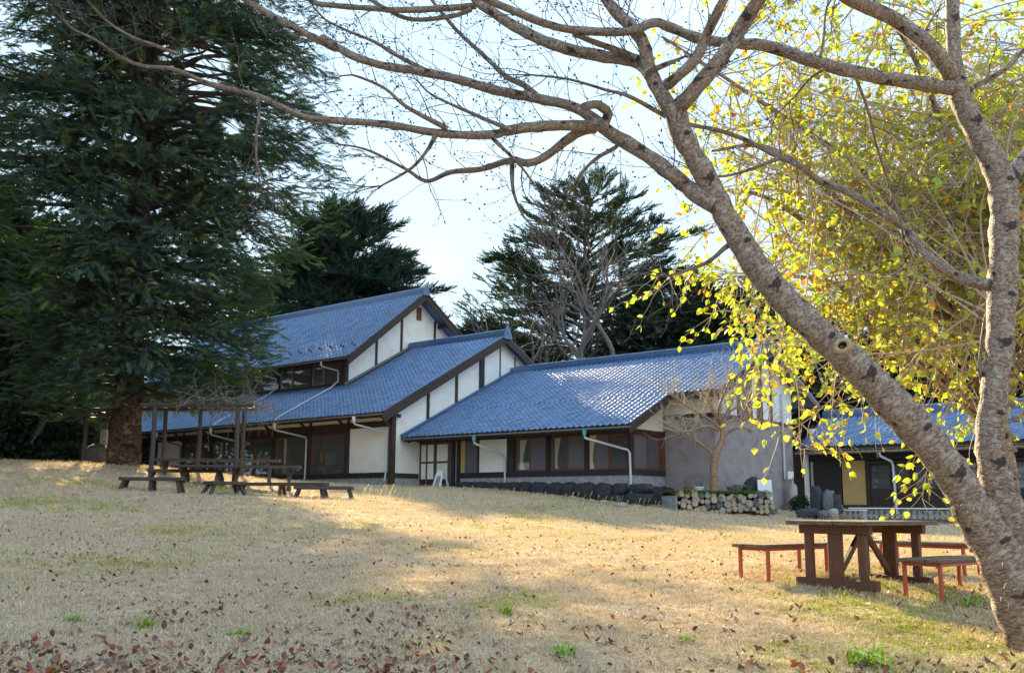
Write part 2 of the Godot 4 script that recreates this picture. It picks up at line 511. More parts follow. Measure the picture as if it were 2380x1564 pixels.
# front slope from eave (ze, ye) to ridge (zr, yr); bands: [share0, share1, x0, x1] going up the slope
func tiled_slope(roof: Node3D, ze: float, ye: float, zr: float, yr: float, bands: Array, singles: int) -> void:
	var up := Vector3(0, yr - ye, zr - ze)
	var run := up.length()
	up /= run
	var bas := Basis(Vector3.RIGHT, Vector3.RIGHT.cross(up) * -1.0, -up)
	bas.y = bas.z.cross(bas.x)
	var spots := []
	var rows := int(run / 0.235)
	for i in rows:
		var s := i * 0.235
		for bd in bands:
			if s >= bd[0] and s < bd[1]:
				var nx := int((bd[3] - bd[2]) / 0.265)
				for j in nx:
					var p := Vector3(bd[3] - (j + 1) * 0.265, ye, ze) + up * s
					var t := Transform3D(bas, p)
					t.basis = t.basis * Basis(Vector3.RIGHT, rng.randfn() * 0.012) * Basis(Vector3.BACK, rng.randfn() * 0.010)
					t.origin += bas.y * rng.randf_range(-0.003, 0.004) + Vector3(rng.randfn() * 0.003, 0, 0)
					spots.append([(yard * p).distance_squared_to(EYE), t])
	spots.sort_custom(func(a, b): return a[0] < b[0])
	var xf := []
	var cols := PackedColorArray()
	for i in spots.size():
		var k := rng.randi() % 4
		if i < singles:
			var o := mi("tile", tile_mesh, M["tile_%d" % k], roof)
			o.transform = spots[i][1]
		else:
			xf.append(spots[i][1])
			cols.append(M["tile_%d" % k].albedo_color.srgb_to_linear())
	if xf.size():
		tag(multi("tile_field", tile_mesh, M["tile"], xf, cols, roof), "", "", "", "stuff")

func ridge(roof: Node3D, x0: float, x1: float, y: float, z: float) -> void:
	bx(roof, "ridge_course", x0, x1, y - 0.10, y + 0.10, z - 0.15, z + 0.15, M["tile_1"])
	bx(roof, "ridge_course", x0, x1, y + 0.103, y + 0.17, z - 0.12, z + 0.12, M["tile_0"])
	bx(roof, "ridge_course", x0, x1, y + 0.173, y + 0.24, z - 0.10, z + 0.10, M["tile_3"])
	for k in int((x1 - x0) / 0.29):
		var o := mi("ridge_tile", cap_mesh, M["tile_%d" % (rng.randi() % 4)], roof)
		o.position = Vector3(x1 - (k + 1) * 0.29, y + 0.24, z)

func ridge_end(roof: Node3D, x: float, y: float, z: float, s := 1.0) -> void:   # the ornament that closes a ridge
	var poly := PackedVector2Array([Vector2(-0.30, -0.18), Vector2(-0.24, 0.05), Vector2(-0.17, 0.16), Vector2(-0.15, 0.30), Vector2(-0.07, 0.38), Vector2(0, 0.52), Vector2(0.07, 0.38), Vector2(0.15, 0.30), Vector2(0.17, 0.16), Vector2(0.24, 0.05), Vector2(0.30, -0.18)])
	slab(roof, "ridge_end_tile", poly, M["tile_1"], func(p): return Vector3(x, y + p.y * s, z - p.x * s), Vector3(0.09, 0, 0))
	var b := MB.new()
	b.tube(PackedVector3Array([Vector3(x + 0.08, y + 0.1 * s, z), Vector3(x + 0.12, y + 0.1 * s, z)]), PackedFloat32Array([0.09 * s, 0.07 * s]), 10)
	obj("ridge_boss", b, M["tile_2"], roof)

func sash(parent: Node, T: Transform3D, called: String, u0: float, u1: float, y0: float, y1: float, out: float, frame: Material, fw: float, pane: Material, mids := []) -> Node3D:
	var b := MB.new()
	var cx := (u0 + u1) / 2
	var dep := 0.045
	for s in [-1.0, 1.0]:
		b.box(T * Transform3D(Basis(), Vector3(cx + s * ((u1 - u0) / 2 - fw / 2), (y0 + y1) / 2, out)), Vector3(fw, y1 - y0, dep))
		b.box(T * Transform3D(Basis(), Vector3(cx, (y1 - fw / 2) if s > 0 else (y0 + fw / 2), out)), Vector3(u1 - u0 - 2 * fw, fw, dep))
	for my in mids:
		b.box(T * Transform3D(Basis(), Vector3(cx, my, out)), Vector3(u1 - u0 - 2 * fw, fw, dep * 0.9))
	var o := obj(called, b, frame, parent)
	var g := MB.new()
	g.box(T * Transform3D(Basis(), Vector3(cx, (y0 + y1) / 2, out)), Vector3(u1 - u0 - 1.9 * fw, y1 - y0 - 1.9 * fw, 0.006))
	obj("pane", g, pane, o)
	return o

func curtain(parent: Node, x0: float, x1: float, y0: float, y1: float, z: float, gather: float) -> void:
	var b := MB.new()
	var nx := 18
	var ny := 10
	var grid := []
	for j in ny + 1:
		var fy := float(j) / ny
		var w := lerpf(1.0, 0.42, sin(clampf(fy / gather, 0, 1) * PI / 2)) if fy < gather else lerpf(0.42, 0.7, (fy - gather) / (1.0 - gather))
		for i in nx + 1:
			var fx := float(i) / nx
			grid.append(Vector3(x0 + (x1 - x0) * fx * w, y1 + (y0 - y1) * fy, z + 0.022 * sin(fx * 26.0) * (0.6 + 0.4 * w)))
	for j in ny:
		for i in nx:
			var a: int = j * (nx + 1) + i
			b.quad(grid[a], grid[a + 1], grid[a + nx + 2], grid[a + nx + 1])
	obj("curtain", b, M["curtain"], parent)

func gutter(parent: Node, x0: float, x1: float, y: float, z: float) -> void:
	var b := MB.new()
	for k in 6:
		var a0 := PI + PI * k / 6.0
		var a1 := PI + PI * (k + 1) / 6.0
		for r in [0.06, 0.054]:
			var p := Vector3(x0, y + sin(a0) * r, z + cos(a0) * r); var q := Vector3(x0, y + sin(a1) * r, z + cos(a1) * r)
			var dx := Vector3(x1 - x0, 0, 0)
			if r > 0.055:
				b.quad(p, p + dx, q + dx, q)
			else:
				b.quad(q, q + dx, p + dx, p)
	b.box(Transform3D(Basis(), Vector3((x0 + x1) / 2, y + 0.004, z + 0.057)), Vector3(x1 - x0, 0.012, 0.014))
	obj("gutter", b, M["gutter"], parent)

func hopper(parent: Node, p: Vector3, m: Material, s := 1.0) -> void:
	var b := MB.new()
	b.tube(PackedVector3Array([p + Vector3(0, 0.02, 0), p + Vector3(0, -0.12 * s, 0), p + Vector3(0, -0.20 * s, 0), p + Vector3(0, -0.26 * s, 0)]), PackedFloat32Array([0.085 * s, 0.085 * s, 0.05, 0.035]), 10)
	obj("rain_hopper", b, m, parent)

func build_hall() -> void:
	var h := thing("hall", "long two-tiered hall with blue-grey tiled roofs and cream timber-framed gables", "building", yard)
	var gab := Transform3D(Basis(Vector3(0, 0, -1), Vector3.UP, Vector3(1, 0, 0)), Vector3.ZERO)
	var fac := Transform3D()
	var xl := -25.2
	# ---- lower volume shell
	var low := func(z: float) -> float: return 5.40 + 0.548 * (0.95 - z) if z > -6.75 else 9.62 - 0.53 * (-6.75 - z)
	slab(h, "gable_wall", PackedVector2Array([Vector2(0.05, 2.40), Vector2(0.05, low.call(0.05) - 0.14), Vector2(-6.75, 9.62 - 0.14), Vector2(-14.0, low.call(-14.0) - 0.14), Vector2(-14.0, 2.40)]), M["plaster"], func(p): return Vector3(-0.16, p.y, p.x), Vector3(0.16, 0, 0))
	slab(h, "end_wall", PackedVector2Array([Vector2(0.0, 2.40), Vector2(0.0, 5.7), Vector2(-6.75, 9.4), Vector2(-14.0, 5.6), Vector2(-14.0, 2.40)]), M["plaster"], func(p): return Vector3(xl + 0.55, p.y, p.x), Vector3(-0.16, 0, 0))
	bx(h, "rear_wall", xl + 0.4, -0.17, 2.2, 5.7, -14.0, -13.85, M["plaster"])
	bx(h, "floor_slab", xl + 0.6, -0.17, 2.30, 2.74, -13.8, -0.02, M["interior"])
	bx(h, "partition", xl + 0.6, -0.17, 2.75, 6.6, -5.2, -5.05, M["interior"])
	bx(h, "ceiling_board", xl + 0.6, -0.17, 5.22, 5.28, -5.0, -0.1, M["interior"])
	# front: cream strip under the eave, beam, posts, braces, doors
	bx(h, "frieze", xl + 0.6, -0.1, 5.16, 5.78, -0.14, 0.0, M["plaster"])
	bx(h, "beam", xl + 0.5, 0.06, 4.90, 5.155, -0.13, 0.045, M["timber"])
	bx(h, "ground_sill", xl + 0.5, 0.02, 2.76, 2.975, -0.13, 0.05, M["black_timber"])
	bx(h, "plinth", xl + 0.5, 0.012, 2.1, 2.755, -0.12, 0.02, M["concrete"])
	var posts := [0.0, -2.80, -5.45, -8.12, -10.74, -13.34, -15.98, -18.6, -21.2, -23.8]
	for i in posts.size():
		var x: float = posts[i]
		if i > 0:
			bx(h, "post", x - 0.075, x + 0.075, 2.98, 4.895, -0.10, 0.07, M["timber"])
			bx(h, "post", x - 0.06, x + 0.06, 5.16, 5.72, -0.10, 0.07, M["timber"])
		bar(h, "eave_brace", Vector3(x, 4.80, 0.07), Vector3(x, 5.42, 0.80), 0.08, 0.10, M["timber"])
		bar(h, "eave_arm", Vector3(x, 5.47, 0.05), Vector3(x, 5.44, 0.86), 0.09, 0.10, M["timber"])
	bx(h, "corner_post", -0.11, 0.11, 2.45, 5.78, -0.10, 0.12, M["timber"])
	bx(h, "wall_panel", -2.70, -0.14, 2.985, 4.89, -0.12, 0.012, M["plaster"])
	for i in range(1, posts.size() - 1):
		var x1: float = posts[i] - 0.08
		var x0: float = posts[i + 1] + 0.08
		if i == 6:
			bx(h, "wall_panel", x0, x1, 2.985, 4.89, -0.12, 0.012, M["plaster"])
			continue
		var w := x1 - x0
		var fm: Material = M["frame_wood"] if i == 1 else M["frame_grey"]
		sash(h, fac, "glass_door", x0, x0 + w * 0.36, 2.98, 4.72, -0.02, fm, 0.065, M["glass"], [3.42])
		sash(h, fac, "glass_door", x0 + w * 0.34, x1 - w * 0.08, 2.98, 4.72, -0.075, fm, 0.075, M["glass"])
		bx(h, "door_jamb", x1 - w * 0.08 + 0.003, x1 - 0.003, 2.98, 4.72, -0.10, 0.0, M["timber"])
		bx(h, "transom", x0, x1, 4.725, 4.895, -0.10, 0.02, M["timber"])
		# something of the room shows through the doors
		bx(h, "room_counter", x0 + 0.3, x1 - 0.5, 2.75, 3.55, -3.2, -2.7, M["old_wood"])
		if i % 2 == 1:
			bx(h, "room_shelf", x0 + 0.2, x0 + 1.1, 2.75, 4.3, -4.9, -4.6, M["white_board"])
		else:
			curtain(h, x0 + 0.25, x0 + 0.65, 3.0, 4.7, -0.3, 0.6)
	# gable framing
	for p in [[-2.04, 2.44], [-3.82, 2.44]]:
		bx(h, "gable_post", 0.003, 0.05, p[1], low.call(p[0]) - 0.20, p[0] - 0.075, p[0] + 0.075, M["timber"])
	bx(h, "gable_post", 0.003, 0.09, 6.2, low.call(-5.5) - 0.2, -5.62, -5.34, M["black_timber"])
	bx(h, "gable_sill", 0.003, 0.05, 2.74, 2.95, -1.53, -0.12, M["timber"])
	bx(h, "gable_plinth", 0.002, 0.06, 2.1, 2.735, -1.53, -0.10, M["concrete"])
	for k in 3:
		var z0 := -5.72 - k * 1.09
		var z1 := z0 - 1.03
		slab(h, "gable_panel", PackedVector2Array([Vector2(z0, 7.0), Vector2(z0, low.call(z0) - 0.34), Vector2(clampf(-6.75, z1, z0), low.call(clampf(-6.75, z1, z0)) - 0.34), Vector2(z1, low.call(z1) - 0.34), Vector2(z1, 7.0)]), M["white_board"], func(p): return Vector3(0.004, p.y, p.x), Vector3(0.022, 0, 0))
		bx(h, "mullion", 0.003, 0.06, 7.0, low.call(z1) - 0.30, z1 - 0.058, z1 - 0.002, M["black_timber"])
	bx(h, "wall_lamp", 0.003, 0.12, 5.28, 5.42, -0.36, -0.22, M["plastic_dark"])
	# ---- lower roof
	var rf := slab(h, "lower_roof", PackedVector2Array([Vector2(0.95, 5.40), Vector2(-6.75, 9.62), Vector2(-6.75, 9.50), Vector2(0.95, 5.28)]), M["roof_board"], func(p): return Vector3(xl - 0.45, p.y, p.x), Vector3(25.65 + 0.5, 0, 0))
	slab(rf, "rear_slope", PackedVector2Array([Vector2(-6.752, 9.62), Vector2(-14.9, 5.30), Vector2(-14.9, 5.18), Vector2(-6.752, 9.50)]), M["tile_1"], func(p): return Vector3(xl - 0.45, p.y, p.x), Vector3(25.65 + 0.5, 0, 0))
	tiled_slope(rf, 1.0, 5.375, -6.75, 9.62, [[0.0, 3.85, xl - 0.4, 0.52], [3.85, 8.6, -6.05, 0.52]], 160)
	ridge(rf, -6.2, 0.50, 9.64, -6.75)
	ridge_end(rf, 0.50, 9.62, -6.75)
	var dz := Vector3(0, 0, 0)
	bar(rf, "barge_board", Vector3(0.47, 5.13, 0.98), Vector3(0.47, 9.40, -6.72), 0.07, 0.30, M["timber"])
	bar(rf, "barge_board", Vector3(0.47, 9.40, -6.78), Vector3(0.47, 5.10, -14.9), 0.07, 0.30, M["timber"])
	bar(rf, "verge_board", Vector3(0.50, 5.36, 0.98), Vector3(0.50, 9.62, -6.75), 0.06, 0.10, M["roof_board"])
	for z in [-0.35, -3.5, -6.75]:
		bar(rf, "purlin", Vector3(0.0, low.call(z) - 0.24, z), Vector3(0.43, low.call(z) - 0.24, z), 0.12, 0.16, M["timber"])
	bx(rf, "fascia", xl - 0.4, 0.43, 5.19, 5.30, 0.90, 0.94, M["timber"])
	gutter(rf, xl - 0.45, 0.55, 5.33, 1.06)
	# ---- upper volume
	var uo := func(z: float) -> float: return 8.65 + 0.777 * (-2.07 - z) if z > -7.13 else 12.58 - 0.70 * (-7.13 - z)
	slab(h, "upper_gable_wall", PackedVector2Array([Vector2(-2.61, 6.9), Vector2(-2.61, uo.call(-2.61) - 0.12), Vector2(-7.13, 12.58 - 0.14), Vector2(-11.6, uo.call(-11.6) - 0.12), Vector2(-11.6, 6.9)]), M["plaster"], func(p): return Vector3(-6.40, p.y, p.x), Vector3(0.14, 0, 0))
	for p in [-4.51, -6.2, -8.61]:
		bx(h, "gable_post", -6.257, -6.21, low.call(p) + 0.02, uo.call(p) - 0.2, p - 0.065, p + 0.065, M["timber"])
	bx(h, "gable_vent", -6.257, -6.19, 11.24, 11.92, -7.55, -7.25, M["frame_wood"])
	bx(h, "flashing_board", -6.257, -6.20, 7.36, 7.46, -2.62, -2.52, M["timber"])
	bar(h, "flashing", Vector3(-6.20, low.call(-2.5) + 0.10, -2.5), Vector3(-6.20, low.call(-6.7) + 0.10, -6.7), 0.10, 0.10, M["gutter"])
	bx(h, "upper_wall", -24.0, -6.41, 6.9, 7.50, -2.75, -2.61, M["timber"])
	bx(h, "upper_head", -24.0, -6.41, 8.56, 8.95, -2.75, -2.61, M["timber"])
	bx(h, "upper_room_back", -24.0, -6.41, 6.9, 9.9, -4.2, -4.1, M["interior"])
	bx(h, "upper_end_wall", -24.14, -24.0, 6.9, 9.0, -11.6, -2.61, M["plaster"])
	bx(h, "upper_corner_post", -6.56, -6.24, 7.35, 8.9, -2.76, -2.56, M["timber"])
	var ux := [-6.56, -8.92, -11.52, -14.2, -16.9, -19.5, -22.0]
	for i in ux.size() - 1:
		var x1: float = ux[i] - 0.10
		var x0: float = ux[i + 1] + 0.10
		if i > 0:
			bx(h, "upper_post", ux[i] - 0.098, ux[i] + 0.098, 7.5, 8.56, -2.74, -2.58, M["timber"])
		var w := x1 - x0
		sash(h, fac, "clerestory_window", x0 + w * 0.37, x1, 7.51, 8.55, -2.66, M["frame_grey"], 0.05, M["glass"])
		sash(h, fac, "clerestory_window", x0, x0 + w * 0.40, 7.51, 8.55, -2.61, M["pipe_brown"], 0.05, M["glass"])
		bar(h, "room_brace", Vector3(x1 - 0.3, 8.6, -3.4), Vector3(x0 + 0.6, 7.4, -3.4), 0.08, 0.12, M["timber"])
	# ---- upper roof
	var uf := slab(h, "upper_roof", PackedVector2Array([Vector2(-2.07, 8.65), Vector2(-7.13, 12.58), Vector2(-7.13, 12.44), Vector2(-2.07, 8.51)]), M["roof_board"], func(p): return Vector3(-24.8, p.y, p.x), Vector3(19.35, 0, 0))
	slab(uf, "rear_slope", PackedVector2Array([Vector2(-7.132, 12.58), Vector2(-12.4, 8.9), Vector2(-12.4, 8.76), Vector2(-7.132, 12.44)]), M["tile_1"], func(p): return Vector3(-24.8, p.y, p.x), Vector3(19.35, 0, 0))
	tiled_slope(uf, -2.02, 8.62, -7.13, 12.58, [[0.0, 6.25, -24.8, -5.42]], 130)
	ridge(uf, -24.8, -5.45, 12.60, -7.13)
	ridge_end(uf, -5.45, 12.56, -7.13, 0.8)
	bar(uf, "barge_board", Vector3(-5.47, 8.40, -2.05), Vector3(-5.47, 12.36, -7.10), 0.07, 0.30, M["timber"])
	bar(uf, "barge_board", Vector3(-5.47, 12.36, -7.16), Vector3(-5.47, 8.70, -12.4), 0.07, 0.30, M["timber"])
	bar(uf, "verge_board", Vector3(-5.44, 8.62, -2.05), Vector3(-5.44, 12.58, -7.13), 0.06, 0.10, M["roof_board"])
	bar(uf, "verge_board", Vector3(-5.44, 12.58, -7.13), Vector3(-5.44, 8.92, -12.4), 0.06, 0.10, M["roof_board"])
	for z in [-2.6, -8.9]:
		bar(uf, "purlin", Vector3(-6.25, uo.call(z) - 0.26, z), Vector3(-5.51, uo.call(z) - 0.26, z), 0.14, 0.18, M["timber"])
	gutter(uf, -24.8, -5.40, 8.57, -1.97)
	var upn := Vector3(0, 3.93, -5.06).normalized()
	for k in 44:   # snow guards
		var g := MB.new()
		var sp := upn * (0.95 if k % 2 == 0 else 1.19)
		g.box(Transform3D(Basis(), Vector3(-5.9 - k * 0.42, 8.68, -2.07) + sp + Vector3(0, 0.05, 0.03)), Vector3(0.10, 0.10, 0.04))
		g.box(Transform3D(Basis(), Vector3(-5.9 - k * 0.42, 8.68, -2.07) + sp + Vector3(0, 0.02, -0.05)), Vector3(0.03, 0.03, 0.16))
		obj("snow_guard", g, M["black_timber"], uf)
	# ---- rain pipes
	for x in [-6.75, -11.75]:
		var down: float = -0.62 if x > -8 else -1.6
		hopper(h, Vector3(x - 0.65, 8.50, -1.97), M["pipe"], 0.6)
		pipe(h, "rain_pipe", [Vector3(x - 0.65, 8.34, -1.97), Vector3(x - 0.55, 8.26, -2.1), Vector3(x, 8.08, -2.50), Vector3(x, 7.95, -2.53), Vector3(x, 7.56, -2.53), Vector3(x, 7.42, -2.35), Vector3(x, low.call(-2.1) + 0.14, -2.1), Vector3(x, low.call(0.9) + 0.14, 0.9), Vector3(x, 5.42, 1.06)], 0.035, M["pipe"])
	for q in [[-6.75, -5.62, 1], [-11.9, -10.9, 1], [-1.25, -0.24, 1], [-16.9, -16.1, 0]]:
		hopper(h, Vector3(q[0], 5.28, 1.06), M["white_paint"])
		pipe(h, "rain_pipe", [Vector3(q[0], 5.02, 1.06), Vector3(q[0] + 0.05, 4.96, 1.0), Vector3(q[1] - 0.05, 4.66, 0.16), Vector3(q[1], 4.56, 0.11), Vector3(q[1], 2.9, 0.11), Vector3(q[1] - 0.02, 2.62, 0.15)], 0.042, M["pipe_brown"] if q[0] < -5 and q[2] == 0 else M["pipe"])

func build_wing() -> void:
	var h := thing("side_wing", "lower cream and grey wing with sunlit tiled roof and red-brown sliding windows", "building", yard)
	var gab := Transform3D(Basis(Vector3(0, 0, -1), Vector3.UP, Vector3(1, 0, 0)), Vector3(10.95, 0, 0))
	var fac := Transform3D(Basis(), Vector3(0, 0, -1.55))
	var ro := func(z: float) -> float: return 4.45 + 0.486 * (-0.45 - z) if z > -7.6 else 7.925 - 0.486 * (-7.6 - z)
	# shell
	bx(h, "front_frieze", 0.06, 10.95, 4.46, 4.86, -1.68, -1.55, M["black_timber"])
	bx(h, "front_beam", 0.06, 10.99, 4.26, 4.455, -1.68, -1.50, M["black_timber"])
	bx(h, "front_sill", 2.5, 10.98, 2.74, 2.945, -1.68, -1.50, M["black_timber"])
	bx(h, "foundation", 2.5, 10.94, 1.3, 2.735, -1.66, -1.54, M["concrete"])
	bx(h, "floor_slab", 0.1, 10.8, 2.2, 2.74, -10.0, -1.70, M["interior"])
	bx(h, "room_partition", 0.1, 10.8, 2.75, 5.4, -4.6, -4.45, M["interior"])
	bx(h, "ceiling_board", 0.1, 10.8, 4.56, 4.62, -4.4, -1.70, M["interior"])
	bx(h, "rear_wall", 0.06, 13.0, 1.2, 6.6, -10.23, -10.1, M["plaster"])
	# entrance: lattice doors beside the hall
	for p in [[0.02, 0.49], [0.45, 1.00], [0.96, 1.78]]:
		var d := sash(h, fac, "lattice_door", p[0], p[1], 2.42, 4.255, -0.02 if p[0] == 0.45 else -0.07, M["frame_grey"], 0.085, M["plaster"], [3.42])
		bx(d, "kick_rail", p[0] + 0.09, p[1] - 0.09, 2.51, 2.72, -1.60 if p[0] == 0.45 else -1.65, -1.55 if p[0] == 0.45 else -1.60, M["black_timber"])
	bx(h, "entrance_wall", 1.79, 2.03, 2.3, 4.255, -1.66, -1.56, M["frame_grey"])
	bx(h, "entrance_post", 2.04, 2.18, 2.3, 4.255, -1.66, -1.48, M["black_timber"])
	bx(h, "entrance_strip", 2.19, 2.33, 2.3, 4.255, -1.66, -1.56, M["mortar"])
	bx(h, "entrance_post", 2.34, 2.49, 2.3, 4.255, -1.66, -1.48, M["black_timber"])
	bx(h, "ochre_jamb", 2.50, 2.72, 2.95, 4.255, -1.66, -1.55, M["ochre_board"])
	bx(h, "screen_panel", 2.73, 3.46, 2.95, 4.255, -1.66, -1.57, M["screen"])
	bx(h, "front_post", 3.465, 3.55, 2.95, 4.255, -1.66, -1.52, M["black_timber"])
	bx(h, "wall_panel", 3.555, 5.05, 2.95, 4.255, -1.66, -1.54, M["plaster"])
	bx(h, "front_post", 5.06, 5.42, 2.95, 4.255, -1.66, -1.50, M["black_timber"])
	for x in [7.12, 8.96, 10.88]:
		bx(h, "front_post", x - 0.07, x + 0.07, 2.95, 4.255, -1.66, -1.49, M["black_timber"])
	var wn := [[5.43, 6.24, "glass"], [6.18, 7.045, "screen"], [7.195, 8.08, "glass"], [8.02, 8.885, "screen"], [9.035, 9.98, "screen"], [9.92, 10.805, "glass"]]
	for i in wn.size():
		var w: Array = wn[i]
		sash(h, fac, "sliding_window", w[0], w[1], 2.95, 4.255, -0.03 if w[2] == "screen" else -0.08, M["frame_wood"], 0.07, M[w[2]])
	curtain(h, 5.52, 5.92, 2.98, 4.22, -1.78, 0.7)
	curtain(h, 7.28, 7.58, 2.98, 4.22, -1.78, 0.8)
	curtain(h, 9.12, 9.45, 2.98, 4.22, -1.53, 0.75)
	# first gable face with its corner window
	bx(h, "corner_foundation", 10.80, 10.955, 1.2, 2.735, -3.78, -1.67, M["concrete"])
	bx(h, "corner_sill", 10.80, 10.99, 2.74, 2.945, -3.78, -1.69, M["black_timber"])
	sash(h, gab, "sliding_window", 1.72, 2.68, 2.95, 4.22, -0.03, M["frame_wood"], 0.075, M["screen"])
	sash(h, gab, "sliding_window", 2.62, 3.58, 2.95, 4.22, -0.08, M["frame_wood"], 0.075, M["glass"])
	bx(h, "corner_jamb", 10.82, 10.98, 2.95, 4.22, -3.78, -3.60, M["frame_wood"])
	bx(h, "corner_head", 10.82, 10.99, 4.225, 4.40, -3.78, -1.69, M["timber"])
	slab(h, "gable_wall", PackedVector2Array([Vector2(-1.69, 4.405), Vector2(-1.69, ro.call(-1.69) - 0.12), Vector2(-3.78, ro.call(-3.78) - 0.12), Vector2(-3.78, 4.405)]), M["plaster"], func(p): return Vector3(10.82, p.y, p.x), Vector3(0.13, 0, 0))
	# projecting block
	bx(h, "block_front", 10.96, 13.09, 1.2, 4.86, -3.93, -3.79, M["mortar"])
	bx(h, "block_beam", 10.97, 13.12, 4.865, 5.02, -3.94, -3.75, M["timber"])
	slab(h, "block_upper_front", PackedVector2Array([Vector2(10.96, 5.025), Vector2(10.96, 5.86), Vector2(13.09, 5.86), Vector2(13.09, 5.025)]), M["plaster"], func(p): return Vector3(p.x, p.y, -3.93), Vector3(0, 0, 0.14))
	bx(h, "block_corner_post", 10.955, 11.05, 4.41, 5.86, -3.78, -3.70, M["soffit"])
	bx(h, "block_gable", 12.95, 13.09, 1.2, 4.86, -10.23, -3.94, M["mortar"])
	bx(h, "block_gable_beam", 12.94, 13.13, 4.865, 5.02, -10.25, -3.95, M["red_beam"])
	slab(h, "block_gable_upper", PackedVector2Array([Vector2(-3.94, 5.025), Vector2(-3.94, ro.call(-3.94) - 0.12), Vector2(-7.6, 7.80), Vector2(-10.23, ro.call(-10.23) - 0.12), Vector2(-10.23, 5.025)]), M["plaster"], func(p): return Vector3(12.95, p.y, p.x), Vector3(0.14, 0, 0))
	bx(h, "gable_door", 13.093, 13.13, 5.03, 6.55, -6.6, -5.62, M["frame_grey"])
	for z in [-5.6, -6.65, -7.24, -8.37]:
		bx(h, "gable_post", 13.093, 13.14, 5.025, ro.call(z) - 0.22, z - (0.35 if z == -7.24 else 0.07), z + 0.07, M["frame_wood"])
	for k in 9:   # ventilation holes in the grey wall
		bx(h, "wall_vent", 13.092, 13.10, 2.86 - k * 0.004, 2.97 - k * 0.004, -4.9 - k * 0.56, -4.76 - k * 0.56, M["concrete"])
	pipe(h, "rain_pipe", [Vector3(13.18, 6.2, -9.2), Vector3(13.18, 2.75, -9.2)], 0.045, M["pipe"])
	# roof
	var rf := slab(h, "roof", PackedVector2Array([Vector2(-0.45, 4.45), Vector2(-7.6, 7.925), Vector2(-7.6, 7.80), Vector2(-0.45, 4.325)]), M["roof_board"], func(p): return Vector3(0.062, p.y, p.x), Vector3(11.58, 0, 0))
	slab(rf, "block_slope", PackedVector2Array([Vector2(-3.05, ro.call(-3.05)), Vector2(-7.6, 7.925), Vector2(-7.6, 7.80), Vector2(-3.05, ro.call(-3.05) - 0.125)]), M["roof_board"], func(p): return Vector3(11.645, p.y, p.x), Vector3(2.05, 0, 0))
	slab(rf, "rear_slope", PackedVector2Array([Vector2(-7.602, 7.925), Vector2(-11.7, ro.call(-11.7)), Vector2(-11.7, ro.call(-11.7) - 0.125), Vector2(-7.602, 7.80)]), M["tile_1"], func(p): return Vector3(0.062, p.y, p.x), Vector3(13.63, 0, 0))
	tiled_slope(rf, -0.40, 4.425, -7.6, 7.925, [[0.0, 2.9, 0.1, 11.70], [2.9, 7.85, 0.1, 13.74]], 300)
	ridge(rf, 0.1, 13.68, 7.94, -7.6)
	bar(rf, "verge_course", Vector3(0.14, 4.50, -0.42), Vector3(0.14, 7.96, -7.5), 0.16, 0.14, M["tile_1"])
	bar(rf, "barge_board", Vector3(11.60, 4.24, -0.45), Vector3(11.60, ro.call(-3.0) - 0.21, -3.0), 0.06, 0.22, M["timber"])
	bar(rf, "barge_board", Vector3(13.66, ro.call(-3.05) - 0.21, -3.05), Vector3(13.66, 7.70, -7.57), 0.06, 0.22, M["timber"])
	bar(rf, "barge_board", Vector3(13.66, 7.70, -7.63), Vector3(13.66, ro.call(-11.7) - 0.21, -11.7), 0.06, 0.22, M["red_beam"])
	bx(rf, "fascia", 0.2, 11.6, 4.24, 4.33, -0.50, -0.46, M["black_timber"])
	bx(rf, "block_fascia", 11.66, 13.6, ro.call(-3.05) - 0.22, ro.call(-3.05) - 0.10, -3.10, -3.06, M["timber"])
	gutter(rf, 0.25, 11.72, 4.37, -0.34)
	for k in 22:
		bar(rf, "rafter", Vector3(0.4 + k * 0.52, 4.23, -0.55), Vector3(0.4 + k * 0.52, 4.70, -1.5), 0.05, 0.08, M["black_timber"])
	for q in [[4.35, 5.0, 2.7], [9.75, 10.95, 2.3]]:
		hopper(h, Vector3(q[0], 4.33, -0.34), M["copper"])
		pipe(h, "rain_pipe", [Vector3(q[0], 4.07, -0.34), Vector3(q[0] + 0.04, 4.02, -0.38), Vector3(q[1] - 0.05, 3.62, -1.40), Vector3(q[1], 3.5, -1.44), Vector3(q[1] + 0.03, q[2], -1.44), Vector3(q[1] + 0.15, q[2] - 0.2, -1.3)], 0.045, M["pipe"])
	# stone footing, stone by stone
	var st := [M["dark_stone"], M["dark_stone"], M["dark_stone"]]
	var x := 2.55
	while x < 11.3:
		var gy := gh((yard * Vector3(x, 0, -1.2)).x, (yard * Vector3(x, 0, -1.2)).z)
		var top := lerpf(2.62, 2.42, (x - 2.5) / 8.5)
		var w := rng.randf_range(0.45, 1.2)
		var hh := top - gy
		if hh > 0.62 and rng.randf() < 0.65:
			var s1 := rng.randf_range(0.4, 0.6)
			rock(h, "stone", Vector3(x + w / 2, gy + hh * s1 * 0.5 - 0.05, -1.38), Vector3(w * 0.54, hh * s1 * 0.62, 0.26), st[rng.randi() % 3], 7 + int(x * 10))
			rock(h, "stone", Vector3(x + w / 2 + 0.05, gy + hh * (s1 + (1 - s1) * 0.5) - 0.03, -1.42), Vector3(w * 0.50, hh * (1 - s1) * 0.60, 0.22), st[rng.randi() % 3], 17 + int(x * 10))
		else:
			rock(h, "stone", Vector3(x + w / 2, gy + hh * 0.5 - 0.06, -1.38), Vector3(w * 0.55, hh * 0.62, 0.26), st[rng.randi() % 3], 27 + int(x * 10))
		x += w * 0.92
	for k in 4:
		var z := -1.8 - k * 0.62
		rock(h, "stone", Vector3(11.12, 1.95, z), Vector3(0.26, 0.42, 0.36), st[k % 3], 60 + k)

